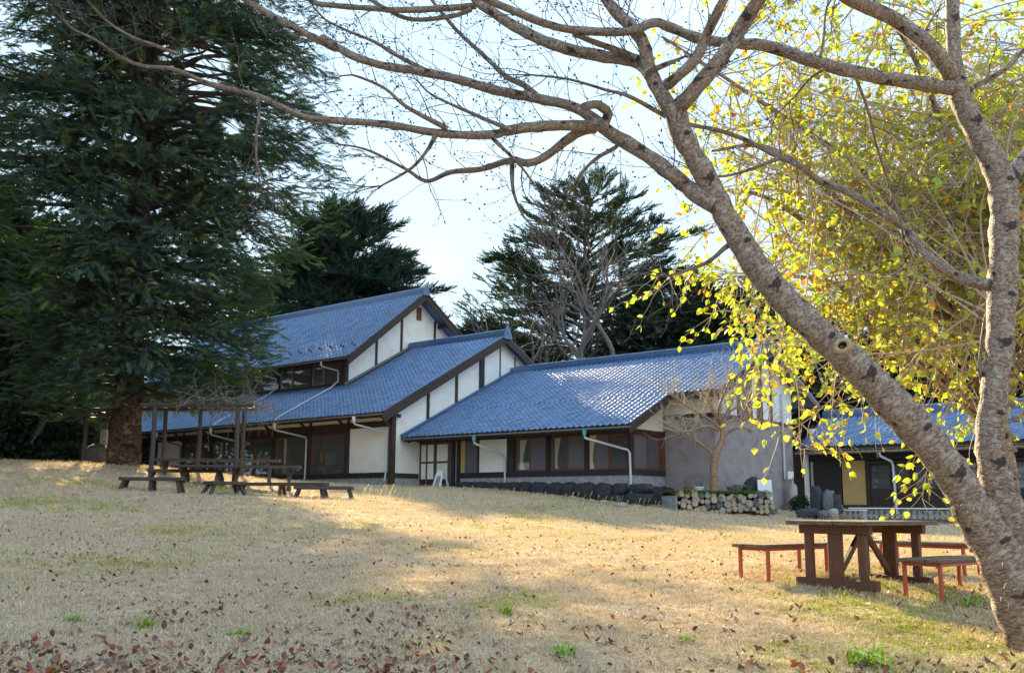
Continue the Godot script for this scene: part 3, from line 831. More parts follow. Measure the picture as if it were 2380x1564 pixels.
func rock(parent: Node, called: String, at_: Vector3, r: Vector3, m: Material, seed_: int, turn := 0.0) -> MeshInstance3D:
	var b := MB.new()
	var f := FastNoiseLite.new()
	f.seed = seed_
	f.frequency = 0.9
	f.fractal_octaves = 3
	var nu := 14
	var nv := 9
	var g := []
	for j in nv + 1:
		for i in nu + 1:
			var th := PI * j / nv
			var ph := TAU * (i % nu) / nu
			var d := Vector3(sin(th) * cos(ph), cos(th), sin(th) * sin(ph))
			var sq := pow(pow(absf(d.x), 3.2) + pow(absf(d.y), 3.2) + pow(absf(d.z), 3.2), -1.0 / 3.2)   # between a ball and a block
			var k := sq * (0.93 + 0.28 * f.get_noise_3dv(d * 1.1) + 0.10 * f.get_noise_3dv(d * 3.5))
			g.append(Basis(Vector3.UP, turn) * (d * r * k))
	for p in g:
		b.v.append(p); b.c.append(Color(1, 1, 1)); b.uv.append(Vector2.ZERO); b.n.append(Vector3.ZERO)
	for j in nv:
		for i in nu:
			var a := j * (nu + 1) + i
			b.ix.append_array(PackedInt32Array([a, a + 1, a + nu + 1, a + 1, a + nu + 2, a + nu + 1]))
	for i in range(0, b.ix.size(), 3):
		var n := (b.v[b.ix[i + 2]] - b.v[b.ix[i]]).cross(b.v[b.ix[i + 1]] - b.v[b.ix[i]])
		for k in 3: b.n[b.ix[i + k]] += n
	for j in nv + 1:
		var s: Vector3 = b.n[j * (nu + 1)] + b.n[j * (nu + 1) + nu]
		b.n[j * (nu + 1)] = s
		b.n[j * (nu + 1) + nu] = s
	for i in b.n.size():
		var dd: Vector3 = b.v[i]
		b.n[i] = b.n[i].normalized() if b.n[i].length() > 1e-9 else dd.normalized()
	var o := obj(called, b, m, parent)
	o.position = at_
	return o

func build_house() -> void:
	var h := thing("tiled_house", "low dark-timbered house with navy tiled roof behind the leaning cherry trunk", "building", yard)
	var fac := Transform3D(Basis(), Vector3(0, 0, -11.25))
	var x0 := 13.3
	var x1 := 25.0
	bx(h, "front_beam", x0, x1, 3.52, 3.86, -11.4, -11.2, M["black_timber"])
	bx(h, "front_frieze", x0, x1, 3.865, 4.45, -11.4, -11.26, M["timber"])
	bx(h, "floor_slab", x0, x1, 1.0, 1.55, -16.0, -11.05, M["concrete"])
	bx(h, "rear_wall", x0, x1, 1.0, 4.6, -16.2, -16.0, M["timber"])
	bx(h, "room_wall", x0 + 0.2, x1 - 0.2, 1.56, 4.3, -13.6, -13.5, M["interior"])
	bx(h, "side_wall", x0, x0 + 0.12, 1.0, 4.9, -16.0, -11.41, M["plaster"])
	bx(h, "side_wall", x1 - 0.12, x1, 1.0, 4.9, -16.0, -11.41, M["plaster"])
	bx(h, "link_wall", 12.4, x0 - 0.02, 1.0, 4.0, -11.5, -11.35, M["timber"])
	bx(h, "white_post", x0 - 0.02, x0 + 0.13, 1.3, 3.9, -10.95, -10.80, M["white_board"])
	# front, from the corner: dark doorway, ochre board, sliding doors
	bx(h, "step_stone", x0 + 0.3, x0 + 1.6, 1.2, 1.62, -11.0, -10.7, M["concrete"])
	bx(h, "dark_door", x0 + 0.16, x0 + 1.35, 1.75, 3.515, -11.36, -11.30, M["black_timber"])
	bx(h, "door_sill", x0 + 0.14, x0 + 1.37, 1.56, 1.745, -11.38, -11.24, M["white_board"])
	bx(h, "ochre_panel", x0 + 1.40, x0 + 2.35, 1.75, 3.515, -11.36, -11.28, M["ochre_board"])
	bx(h, "panel_base", x0 + 1.38, x0 + 2.37, 1.56, 1.745, -11.38, -11.24, M["timber"])
	for k in 5:
		var a := x0 + 2.42 + k * 1.75
		bx(h, "front_post", a, a + 0.12, 1.56, 3.515, -11.4, -11.2, M["timber"])
		for q in [[0.125, 0.97], [0.93, 1.745]]:
			var d := sash(h, fac, "sliding_door", a + q[0], a + q[1], 1.60, 3.36, -0.03 if q[0] < 0.5 else -0.08, M["timber"], 0.06, M["glass"], [2.35])
			bx(d, "door_board", a + q[0] + 0.06, a + q[1] - 0.06, 1.66, 2.32, -11.29 if q[0] < 0.5 else -11.34, -11.265 if q[0] < 0.5 else -11.315, M["timber"])
		bx(h, "lintel_strip", a + 0.125, a + 1.745, 3.38, 3.47, -11.33, -11.20, M["old_wood"])
	# roof
	var rf := slab(h, "roof", PackedVector2Array([Vector2(-10.3, 4.07), Vector2(-13.2, 5.50), Vector2(-13.2, 5.38), Vector2(-10.3, 3.95)]), M["roof_board"], func(p): return Vector3(x0 - 0.1, p.y, p.x), Vector3(12.1, 0, 0))
	slab(rf, "rear_slope", PackedVector2Array([Vector2(-13.202, 5.50), Vector2(-16.6, 4.1), Vector2(-16.6, 3.98), Vector2(-13.202, 5.38)]), M["tile_1"], func(p): return Vector3(x0 - 0.1, p.y, p.x), Vector3(12.1, 0, 0))
	tiled_slope(rf, -10.25, 4.045, -13.2, 5.50, [[0.0, 3.2, x0 - 0.12, x1 + 0.3]], 300)
	ridge(rf, x0 - 0.1, x1 + 0.2, 5.52, -13.2)
	for k in 28:
		bar(rf, "rafter", Vector3(x0 + 0.1 + k * 0.43, 3.86, -10.34), Vector3(x0 + 0.1 + k * 0.43, 4.32, -11.2), 0.07, 0.10, M["soffit"])
	bx(rf, "eave_board", x0 - 0.05, x1 + 0.2, 3.90, 3.945, -10.42, -10.32, M["soffit"])
	var g := MB.new()
	g.tube(PackedVector3Array([Vector3(x0 - 0.1, 3.80, -10.22), Vector3(x1 + 0.2, 3.80, -10.22)]), PackedFloat32Array([0.055, 0.055]), 10)
	obj("gutter", g, M["soffit"], rf)
	pipe(h, "rain_pipe", [Vector3(x0 + 3.35, 3.78, -10.22), Vector3(x0 + 3.37, 3.62, -10.25), Vector3(x0 + 3.66, 3.42, -10.6), Vector3(x0 + 3.70, 3.25, -10.66), Vector3(x0 + 3.74, 1.4, -10.68)], 0.05, M["pipe"])

# ------------------------------------------------------------------ plants
const CHERRY := [
	["stem", 8.75, 8.55, 175, 58, [2470, 1640, 2405, 1480, 2340, 1330, 2262, 1180, 2200, 1079, 2085, 945, 1990, 850, 1915, 785, 1808, 680, 1710, 544, 1640, 410, 1585, 313, 1568, 245]],
	["stem", 8.85, 9.20, 180, 32, [2500, 1640, 2440, 1480, 2390, 1330, 2340, 1190, 2310, 1083, 2304, 1000, 2320, 854, 2332, 680, 2336, 487, 2322, 400, 2277, 313, 2234, 226, 2218, 104, 2214, -30]],
	["branch", 8.55, 8.90, 40, 26, [1565, 264, 1517, 181, 1489, 90, 1426, 21, 1398, -21]],
	["branch", 8.55, 8.30, 44, 36, [1564, 264, 1578, 250, 1602, 223, 1679, 132, 1714, 77, 1773, -14]],
	["branch", 8.40, 8.00, 30, 22, [1554, 195, 1571, 181, 1616, 139, 1644, 77, 1679, 7, 1693, -21]],
	["branch", 8.60, 9.60, 36, 24, [1513, 174, 1482, 143, 1391, 129, 1287, 104, 1193, 59, 1120, 10, 1096, -14]],
	["branch", 8.56, 8.90, 46, 32, [1663, 477, 1618, 449, 1590, 428, 1564, 407, 1496, 355, 1437, 320, 1395, 289]],
	["branch", 8.90, 10.40, 28, 15, [1398, 289, 1339, 250, 1252, 230, 1148, 209, 1078, 188, 998, 170, 894, 153, 818, 129, 748, 87, 783, 115, 661, 52, 605, 21, 557, -10]],
	["branch", 8.90, 8.70, 26, 20, [1400, 296, 1414, 264, 1388, 243, 1357, 248]],
	["branch", 8.90, 7.90, 29, 4, [1385, 292, 1270, 292, 1183, 303, 1141, 313, 1026, 310, 898, 289, 748, 278, 696, 268, 598, 223, 487, 195, 400, 160, 330, 153, 278, 132, 223, 94, 167, 66, 132, 31]],
	["branch", 8.90, 9.60, 28, 4, [1381, 296, 1339, 310, 1270, 362, 1228, 379, 1190, 372, 1117, 393, 1047, 400, 991, 421, 943, 393, 852, 348, 779, 334]],
	["branch", 8.50, 8.20, 14, 3, [1040, 299, 943, 247, 894, 205, 818, 174, 783, 181]],
	["branch", 8.40, 8.30, 14, 5, [1012, 313, 998, 341, 957, 390, 885, 432]],
	["branch", 8.70, 9.20, 12, 3, [1190, 303, 1082, 257, 1002, 219, 971, 188]],
	["branch", 9.20, 10.00, 18, 8, [1263, 237, 1218, 198, 1176, 177, 1117, 122, 1061, 70, 995, -10]],
	["branch", 8.60, 8.30, 14, 3, [1138, 311, 1151, 327, 1183, 358, 1214, 390, 1252, 442, 1270, 452]],
	["branch", 9.20, 8.90, 13, 3, [1190, 372, 1193, 445, 1218, 504, 1245, 532]],
	["branch", 8.80, 9.40, 14, 4, [1444, 325, 1430, 343, 1385, 369, 1346, 410, 1318, 463, 1291, 529]],
	["branch", 9.60, 10.20, 18, 12, [1106, 14, 957, 23, 887, 21, 748, 10, 730, 3, 696, -10]],
	["branch", 9.60, 10.00, 14, 10, [1096, 21, 1061, 35, 991, 45, 943, 42, 898, 21, 852, -7]],
	["branch", 9.70, 10.20, 12, 4, [1005, 170, 922, 129, 870, 97, 811, 73, 755, 45, 727, 14]],
	["branch", 8.70, 8.80, 18, 14, [1482, 136, 1440, 118, 1391, 101, 1332, 78]],
	["branch", 8.30, 7.80, 10, 5, [410, 125, 348, 101, 313, 89, 250, 52, 195, -7]],
	["branch", 8.57, 8.90, 14, 5, [1578, 289, 1531, 261, 1461, 223, 1409, 209, 1322, 184, 1235, 174]],
	["branch", 8.60, 8.80, 16, 6, [1522, 160, 1564, 143, 1590, 132]],
	["branch", 8.10, 7.90, 9, 4, [597, 223, 602, 264, 595, 313, 597, 386, 612, 417, 637, 449]],
	["branch", 9.10, 8.40, 38, 18, [2211, 205, 2190, 202, 2016, 174, 1894, 143, 1790, 108, 1721, 101, 1634, 92, 1564, 66, 1520, 52, 1461, 73, 1339, 70, 1252, 49, 1120, -7]],
	["branch", 9.10, 8.80, 42, 34, [2207, 174, 2197, 150, 2155, 101, 2079, 45, 1999, 7, 1954, -14]],
	["branch", 9.20, 9.60, 14, 12, [2256, 209, 2277, 195, 2329, 167, 2380, 118, 2406, 87]],
	["branch", 9.10, 9.40, 44, 34, [2340, 428, 2357, 403, 2385, 365, 2409, 330]],
	["branch", 9.00, 10.40, 30, 10, [2300, 662, 2240, 648, 2180, 615, 2120, 555, 2096, 525, 2051, 494, 1964, 442, 1912, 424, 1860, 386, 1807, 362, 1738, 327, 1682, 306, 1602, 289]],
	["branch", 9.90, 9.80, 11, 5, [1807, 369, 1773, 383, 1714, 403, 1668, 410, 1634, 400]],
	["branch", 8.80, 9.30, 8, 6, [1987, 174, 2016, 250, 2037, 334, 2061, 410, 2086, 487, 2100, 543]],
	["branch", 8.70, 8.90, 9, 4, [1908, 132, 1915, 87, 1922, 17, 1943, -10]],
	["branch", 8.70, 9.20, 8, 4, [1915, 160, 1877, 188, 1849, 223, 1807, 264]],
	["branch", 9.20, 9.50, 8, 4, [2141, 94, 2162, 52, 2190, 10]],
	["branch", 8.70, 8.50, 18, 6, [1700, 565, 1680, 580, 1640, 612, 1560, 640]],
	["branch", 9.00, 9.20, 16, 7, [2300, 1000, 2290, 900, 2278, 850, 2290, 740]]
]

# one crooked twig with side shoots, added to b
func twig(b: MB, buds: MB, p: Vector3, dir: Vector3, length: float, r: float, level: int, bend := 0.25, lift := 0.12) -> void:
	var n := maxi(3, int(length / 0.09))
	n = mini(n, 7)
	var pts := PackedVector3Array([p])
	var rad := PackedFloat32Array([r])
	var d := dir
	for i in n:
		d = (d + rand_dir() * bend + Vector3.UP * lift * 0.5).normalized()
		p += d * length / n
		pts.append(p)
		rad.append(lerpf(r, r * 0.45, float(i + 1) / n))
		if level > 0 and i > 0 and rng.randf() < 0.62:
			var side := (d + rand_dir() * 0.95).normalized()
			twig(b, buds, p, side, length * rng.randf_range(0.25, 0.55), r * 0.62, level - 1, bend, lift)
		elif buds and rng.randf() < 0.4:
			bud(buds, p + rand_dir() * r, (d + rand_dir() * 0.8).normalized(), rng.randf_range(0.010, 0.02))
	b.tube(pts, rad, 4 if r > 0.006 else 3, false)
	if buds:
		bud(buds, p, d, rng.randf_range(0.014, 0.026))

func bud(b: MB, p: Vector3, d: Vector3, s: float) -> void:
	var x := d.cross(Vector3.UP if absf(d.y) < 0.9 else Vector3.RIGHT).normalized() * s * 0.38
	var y := d.cross(x)
	var tip := p + d * s * 1.6
	var m := p + d * s * 0.5
	for q in [[x, y], [y, -x], [-x, -y], [-y, x]]:
		b.tri(tip, m + q[1], m + q[0])
		b.tri(p, m + q[0], m + q[1])

func build_cherry() -> void:
	var base := ground(at(2385, 1540, 8.8))
	var t := thing("cherry_tree", "bare cherry tree with two thick leaning stems in the right foreground", "tree", Transform3D(Basis(), base))
	var inv := -base
	var tw := MB.new()
	var bu := MB.new()
	var jit := FastNoiseLite.new()
	jit.seed = 4
	jit.frequency = 0.5
	jit.fractal_octaves = 3
	for br in CHERRY:
		var q: Array = br[5]
		var m := q.size() / 2
		var pts := []
		var rad := []
		for i in m:
			var s := float(i) / (m - 1)
			var Z := lerpf(br[1], br[2], s) + (0.0 if br[0] == "stem" else minf(1.0, i * 0.4) * 0.10 * sin(i * 2.1 + q[0]))
			pts.append(at(q[2 * i], q[2 * i + 1], Z) + inv)
			rad.append(lerpf(br[3], br[4], pow(s, 0.8 if br[0] != "stem" else 0.75)) / F * Z * 0.5)
		if br[0] == "stem":
			rad = []
			var ws: Array = [175, 128, 104, 86, 80, 84, 78, 72, 66, 60, 54, 52, 58] if q[2] < 2420 else [180, 140, 110, 84, 66, 64, 60, 64, 68, 62, 55, 50, 33, 32]
			for i in m:
				rad.append(ws[i] / F * lerpf(br[1], br[2], float(i) / (m - 1)) * 0.5)
		var big: bool = br[3] > 25
		var sp := spline(pts, rad, 0.05 if br[0] == "stem" else 0.07 if big else 0.10)
		var b := MB.new()
		b.tube(sp[0], sp[1], 26 if br[0] == "stem" else 14 if big else 8, true, jit, 0.22 if big else 0.24)
		obj(br[0], b, M["cherry_bark"], t)
		if br[0] == "stem":
			continue
		# twigs along it, denser on the thin ones
		var P: PackedVector3Array = sp[0]
		var R: PackedFloat32Array = sp[1]
		var run := 0.0
		var next := 0.12
		for i in range(1, P.size()):
			run += P[i].distance_to(P[i - 1])
			if run > next and R[i] < 0.075:
				next = run + rng.randf_range(0.05, 0.19)
				var d := (P[i] - P[i - 1]).normalized()
				var side := rand_dir()
				side = (side - d * side.dot(d)).normalized()
				var L := rng.randf_range(0.22, 0.85)
				twig(tw, bu, P[i], (d * 0.75 + side * 0.8 + Vector3.UP * 0.25).normalized(), L, rng.randf_range(0.0035, 0.0065), 2 if L > 0.4 else 1)
		var e := (P[P.size() - 1] - P[P.size() - 2]).normalized()
		for k in (3 if R[R.size() - 1] < 0.022 else 0):
			twig(tw, bu, P[P.size() - 1], (e + rand_dir() * 0.35).normalized(), rng.randf_range(0.3, 0.8), maxf(0.004, R[R.size() - 1] * 0.7), 2)
	# a sawn-off knot, its pale ring and hollow
	var kp := at(1959, 803, 8.47) + inv
	var kd := (EYE - (kp - inv)).normalized().lerp(Vector3(-0.3, 0.3, 0.9), 0.3).normalized()
	obj("sawn_knot", lathe(kp, kd, [[-0.10, 0.085], [-0.01, 0.076], [0.014, 0.062], [0.018, 0.048], [0.008, 0.034]], 20), M["cut_wood"], t)
	obj("knot_hollow", lathe(kp, kd, [[0.008, 0.034], [-0.02, 0.028], [-0.05, 0.012], [-0.055, 0.0]], 16), M["bud"], t)
	tag(obj("twigs", tw, M["twig"], t), "", "", "", "stuff")
	tag(obj("buds", bu, M["bud"], t), "", "", "", "stuff")
	# shelf fungus and peeling bark plates on the lower stems
	for k in 46:
		var s := rng.randf()
		var up := rng.randf() < 0.6
		var p := at(lerpf(2345, 2330, s) + rng.randf_range(-25, 45), lerpf(1330, 900, s), 8.9) if up else at(lerpf(2330, 2200, s) + rng.randf_range(-40, 45), lerpf(1430, 1150, s), 8.6)
		p += inv
		var o := rock(t, "bark_plate", p + Vector3(0, 0, 0.19 if up else 0.26), Vector3(rng.randf_range(0.012, 0.03), rng.randf_range(0.014, 0.035), 0.014), M["cherry_bark"], 100 + k)
		o.rotation = Vector3(rng.randfn() * 0.3, rng.randfn() * 0.4, rng.randfn() * 0.5)

func lathe(o: Vector3, d: Vector3, prof: Array, sides: int) -> MB:   # [height along d, radius] turned about d
	var b := MB.new()
	var x := d.cross(Vector3.UP).normalized()
	var y := d.cross(x)
	for i in prof.size() - 1:
		for k in sides:
			var q := []
			for kk in [k, k + 1]:
				var an: float = TAU * kk / sides
				var r := x * cos(an) + y * sin(an)
				for ii in [i, i + 1]:
					q.append(o + d * prof[ii][0] + r * prof[ii][1] * (1.0 + 0.12 * sin(an * 2.0 + 0.7) + 0.05 * sin(an * 5.0)))
			b.quad(q[0], q[2], q[3], q[1])
	return b

# a needle spray 0.7 m long, lying along +x
func spray_mesh(seed_: int, shoots: int, droop: float, wide: float, up := 0.0) -> ArrayMesh:
	var b := MB.new()
	var r := RandomNumberGenerator.new()
	r.seed = seed_
	for k in shoots:
		var s := (k + 0.5) / shoots
		var side := 1.0 if k % 2 == 0 else -1.0
		var p := Vector3(0.7 * s, -droop * s * s, 0)
		var L := lerpf(0.30, 0.16, s) * r.randf_range(0.8, 1.2)
		var d := Vector3(0.75, -0.25 - droop * 0.5 * s + up + r.randfn() * 0.18, side * (0.9 - 0.5 * s) + r.randfn() * 0.12).normalized()
		if k == shoots - 1:
			d = Vector3(1, -droop + up, 0).normalized()
		var g := r.randf_range(0.75, 1.3)
		b.col = Color(0.85 * g, 1.0 * g, 0.85 * g)
		var x := d.cross(Vector3.UP).normalized()
		var y := d.cross(x).normalized()
		for w in [x, y]:
			var wv: Vector3 = w * wide * r.randf_range(0.8, 1.15)
			b.quad(p, p + d * L * 0.35 + wv, p + d * L, p + d * L * 0.35 - wv)
	return b.mesh()

func conifer(called: String, label: String, base: Vector3, H: float, prof: Array, opt: Dictionary) -> Node3D:
	var t := thing(called, label, "tree", Transform3D(Basis(), base))
	rng.seed = opt.seed
	var trunk := MB.new()
	var tp := []
	var tr := []
	for k in 9:
		var s := k / 8.0
		tp.append(Vector3(0.35 * sin(s * 3.0 + opt.seed), H * s * 0.98 - (0.3 if k == 0 else 0.0), 0.3 * sin(s * 2.3)) * Vector3(opt.get("sway", 1.0), 1, 1))
		tr.append(opt.r0 * (1.0 - s * 0.94) * (1.18 if k == 0 else 1.0))
	var sp := spline(tp, tr, 0.4)
	var jit := FastNoiseLite.new()
	jit.frequency = 0.25
	trunk.tube(sp[0], sp[1], 16, false, jit, 0.25)
	obj("trunk", trunk, M["rough_bark"], t)
	var limbs := MB.new()
	var xf := []
	var cols := PackedColorArray()
	var rad := func(h: float) -> float:
		for i in prof.size() - 1:
			if h <= prof[i + 1][0]:
				return lerpf(prof[i][1], prof[i + 1][1], (h - prof[i][0]) / (prof[i + 1][0] - prof[i][0]))
		return 0.1
	var golden := 0.0
	var gaps: Array = opt.get("gaps", [])
	for k in opt.branches:
		var s: float = float(k) / opt.branches
		var h: float = lerpf(prof[0][0], H * 0.985, pow(s, 0.95)) + rng.randfn() * 0.25
		golden += 2.4 + rng.randfn() * 0.3
		var L: float = rad.call(h) * (rng.randf_range(0.72, 1.08) if rng.randf() < 0.8 else rng.randf_range(0.45, 0.7))
		if L < 0.3:
			L = 0.3
		var dir := Vector3(cos(golden), 0, sin(golden))
		var o := Vector3(0, h, 0)
		var pts := []
		var rr := []
		var rise: float = opt.rise + (0.35 if h > H * 0.8 else 0.0)
		for j in 6:
			var q := j / 5.0
			pts.append(o + dir * L * q + Vector3.UP * (rise * L * q - opt.droop * L * q * q) + Vector3(rng.randfn(), rng.randfn() * 0.5, rng.randfn()) * 0.05 * L * q)
			rr.append(lerpf(0.018 * L + 0.02, 0.012, q))
		var sb := spline(pts, rr, 0.45)
		limbs.tube(sb[0], sb[1], 5, false)
		var P: PackedVector3Array = sb[0]
		var n := maxi(2, int(L * opt.density))
		for j in n:
			var q := lerpf(opt.inner, 1.0, (j + rng.randf()) / n)
			var fi := q * (P.size() - 1)
			var i0 := mini(int(fi), P.size() - 2)
			var p := P[i0].lerp(P[i0 + 1], fi - i0)
			var d := (P[i0 + 1] - P[i0]).normalized()
			var side := dir.cross(Vector3.UP) * (1.0 if j % 2 == 0 else -1.0)
			var reach: float = rng.randf_range(0.15, 1.0) * (1.0 - q * 0.75) * L * opt.fan
			var bd := (d * 0.8 + side * 0.9).normalized()
			var steps := maxi(1, int(reach / 0.38))
			for st in steps + 1:
				var pp: Vector3 = p + bd * reach * st / (steps + 0.001) + Vector3.UP * (-opt.hang * reach * pow(float(st) / (steps + 0.001), 2)) + rand_dir() * 0.10
				var skip := false
				for g in gaps:
					var gd: Vector3 = (g[0] - EYE).normalized()
					var off: Vector3 = base + pp - EYE
					if (off - gd * off.dot(gd)).length() < g[1] and rng.randf() < 0.95:   # thin places where light breaks through
						skip = true
				if skip:
					continue
				var sd: Vector3 = (bd * 0.5 + d * 0.8 + rand_dir() * opt.get("wild", 0.35) + Vector3.UP * opt.tip).normalized()
				var x: Vector3 = sd
				var z := x.cross(Vector3.UP + rand_dir() * 0.4).normalized()
				var y := z.cross(x)
				var sc: float = rng.randf_range(0.75, 1.25) * opt.size
				xf.append(Transform3D(Basis(x, y, z).scaled_local(Vector3(sc, sc, sc)), pp))
				var g := rng.randf_range(0.7, 1.3)
				var c: Color = opt.col
				if rng.randf() < opt.get("tips", 0.15):
					c = opt.col2
				cols.append(Color(c.r * g, c.g * g, c.b * g))
	# outer sprays that close the crown's rounded surface
	var lump := FastNoiseLite.new()
	lump.seed = opt.seed
	lump.frequency = 0.22
	lump.fractal_octaves = 3
	for k in opt.get("shell", 0):
		var h := lerpf(prof[0][0], H, 1.0 - sqrt(rng.randf()))
		var an := rng.randf() * TAU
		var dir := Vector3(cos(an), 0, sin(an))
		var nz := lump.get_noise_3dv(Vector3(dir.x * 4.0, h, dir.z * 4.0))
		if nz < -0.22:
			continue
		var pp: Vector3 = Vector3(0, h, 0) + dir * rad.call(h) * (0.68 + 0.34 * rng.randf()) * (0.95 + 0.45 * nz)
		var skip := false
		for g in gaps:
			var gd: Vector3 = (g[0] - EYE).normalized()
			var off: Vector3 = base + pp - EYE
			if (off - gd * off.dot(gd)).length() < g[1]:
				skip = true
		if skip:
			continue
		var x: Vector3 = (dir * 0.9 + Vector3.UP * (opt.tip + 0.15) + rand_dir() * 0.55).normalized()
		var z := x.cross(Vector3.UP + rand_dir() * 0.4).normalized()
		var sc: float = rng.randf_range(0.7, 1.2) * opt.size
		xf.append(Transform3D(Basis(x, z.cross(x), z).scaled_local(Vector3(sc, sc, sc)), pp))
		var g2 := rng.randf_range(0.7, 1.3)
		var c: Color = opt.col2 if rng.randf() < opt.get("tips", 0.15) else opt.col
		cols.append(Color(c.r * g2, c.g * g2, c.b * g2))
	obj("limbs", limbs, M["conifer_wood"], t)
	tag(multi("crown", spray_mesh(opt.seed, opt.get("shoots", 15), opt.spray_droop, opt.wide, opt.get("spray_up", 0.0)), M["foliage"], xf, cols, t), "", "", "", "stuff")
	return t

# bare broadleaved tree grown by forking
func grow(limbs: MB, tw: MB, p: Vector3, d: Vector3, L: float, r: float, depth: int, spread: float, lift: float) -> void:
	var n := 5
	var pts := []
	var rr := []
	for i in n + 1:
		pts.append(p)
		rr.append(lerpf(r, r * 0.66, float(i) / n))
		if i < n:
			d = (d + rand_dir() * 0.17 + Vector3.UP * lift).normalized()
			p += d * L / n
	var sp := spline(pts, rr, maxf(0.1, L / 8))
	(limbs if depth > 1 else tw).tube(sp[0], sp[1], 7 if depth > 2 else 4, false)
	if depth == 0:
		return
	var kids := 3 if rng.randf() < 0.55 else 2
	for k in kids:
		var side := rand_dir()
		side = (side - d * side.dot(d)).normalized()
		var s := spread * rng.randf_range(0.6, 1.2)
		grow(limbs, tw, p, (d + side * s).normalized(), L * rng.randf_range(0.62, 0.86), r * (0.64 if kids == 2 else 0.56), depth - 1, spread, lift)
	if rng.randf() < 0.6:
		var at_i := pts[3] as Vector3
		grow(limbs, tw, at_i, (d + rand_dir() * 0.9).normalized(), L * 0.5, r * 0.35, maxi(0, depth - 2), spread, lift)

func bare_tree(called: String, label: String, base: Vector3, L: float, r: float, depth: int, spread: float, lift: float, wood: Material, twm: Material, seed_: int, lean := Vector3.ZERO) -> void:
	rng.seed = seed_
	var t := thing(called, label, "tree", Transform3D(Basis(), base))
	var tw := MB.new()
	var tr := MB.new()
	var sp := spline([Vector3(0, -0.2, 0), Vector3(0, L * 0.5, 0) + lean * 0.3, Vector3(0, L, 0) + lean], [r * 1.35, r, r * 0.85], 0.3)
	tr.tube(sp[0], sp[1], 10, false)
	obj("trunk", tr, wood, t)
	for k in 3:
		var an := TAU * k / 3.0 + 0.6
		var limbs := MB.new()
		grow(limbs, tw, Vector3(0, L * 0.98, 0) + lean, Vector3(cos(an) * 0.55, 0.85, sin(an) * 0.55).normalized(), L * 0.75, r * 0.7, depth, spread, lift)
		obj("limb", limbs, wood, t)
	tag(obj("twigs", tw, twm, t), "", "", "", "stuff")

# leaf 1 m long along +x, folded on its midrib and curled
func leaf_mesh(curl: float, fold: float, wide: float, n := 5) -> ArrayMesh:
	var b := MB.new()
	var row := func(s: float) -> Array:
		var w := wide * sin(PI * pow(s, 0.8)) * (1.0 - 0.25 * s)
		var an := curl * (s - 0.3)
		var p := Vector3(s * cos(an * 0.5), sin(an) * s * 0.6, 0)
		return [p + Vector3(0, fold * w, -w), p, p + Vector3(0, fold * w, w)]
	for i in n:
		var a: Array = row.call(float(i) / n)
		var c: Array = row.call(float(i + 1) / n)
		if i == 0:
			b.tri(a[1], c[0], c[1])
			b.tri(a[1], c[1], c[2])
		elif i == n - 1:
			b.tri(a[0], c[1], a[1])
			b.tri(a[1], c[1], a[2])
		else:
			b.quad(a[0], c[0], c[1], a[1])
			b.quad(a[1], c[1], c[2], a[2])
	return b.mesh()

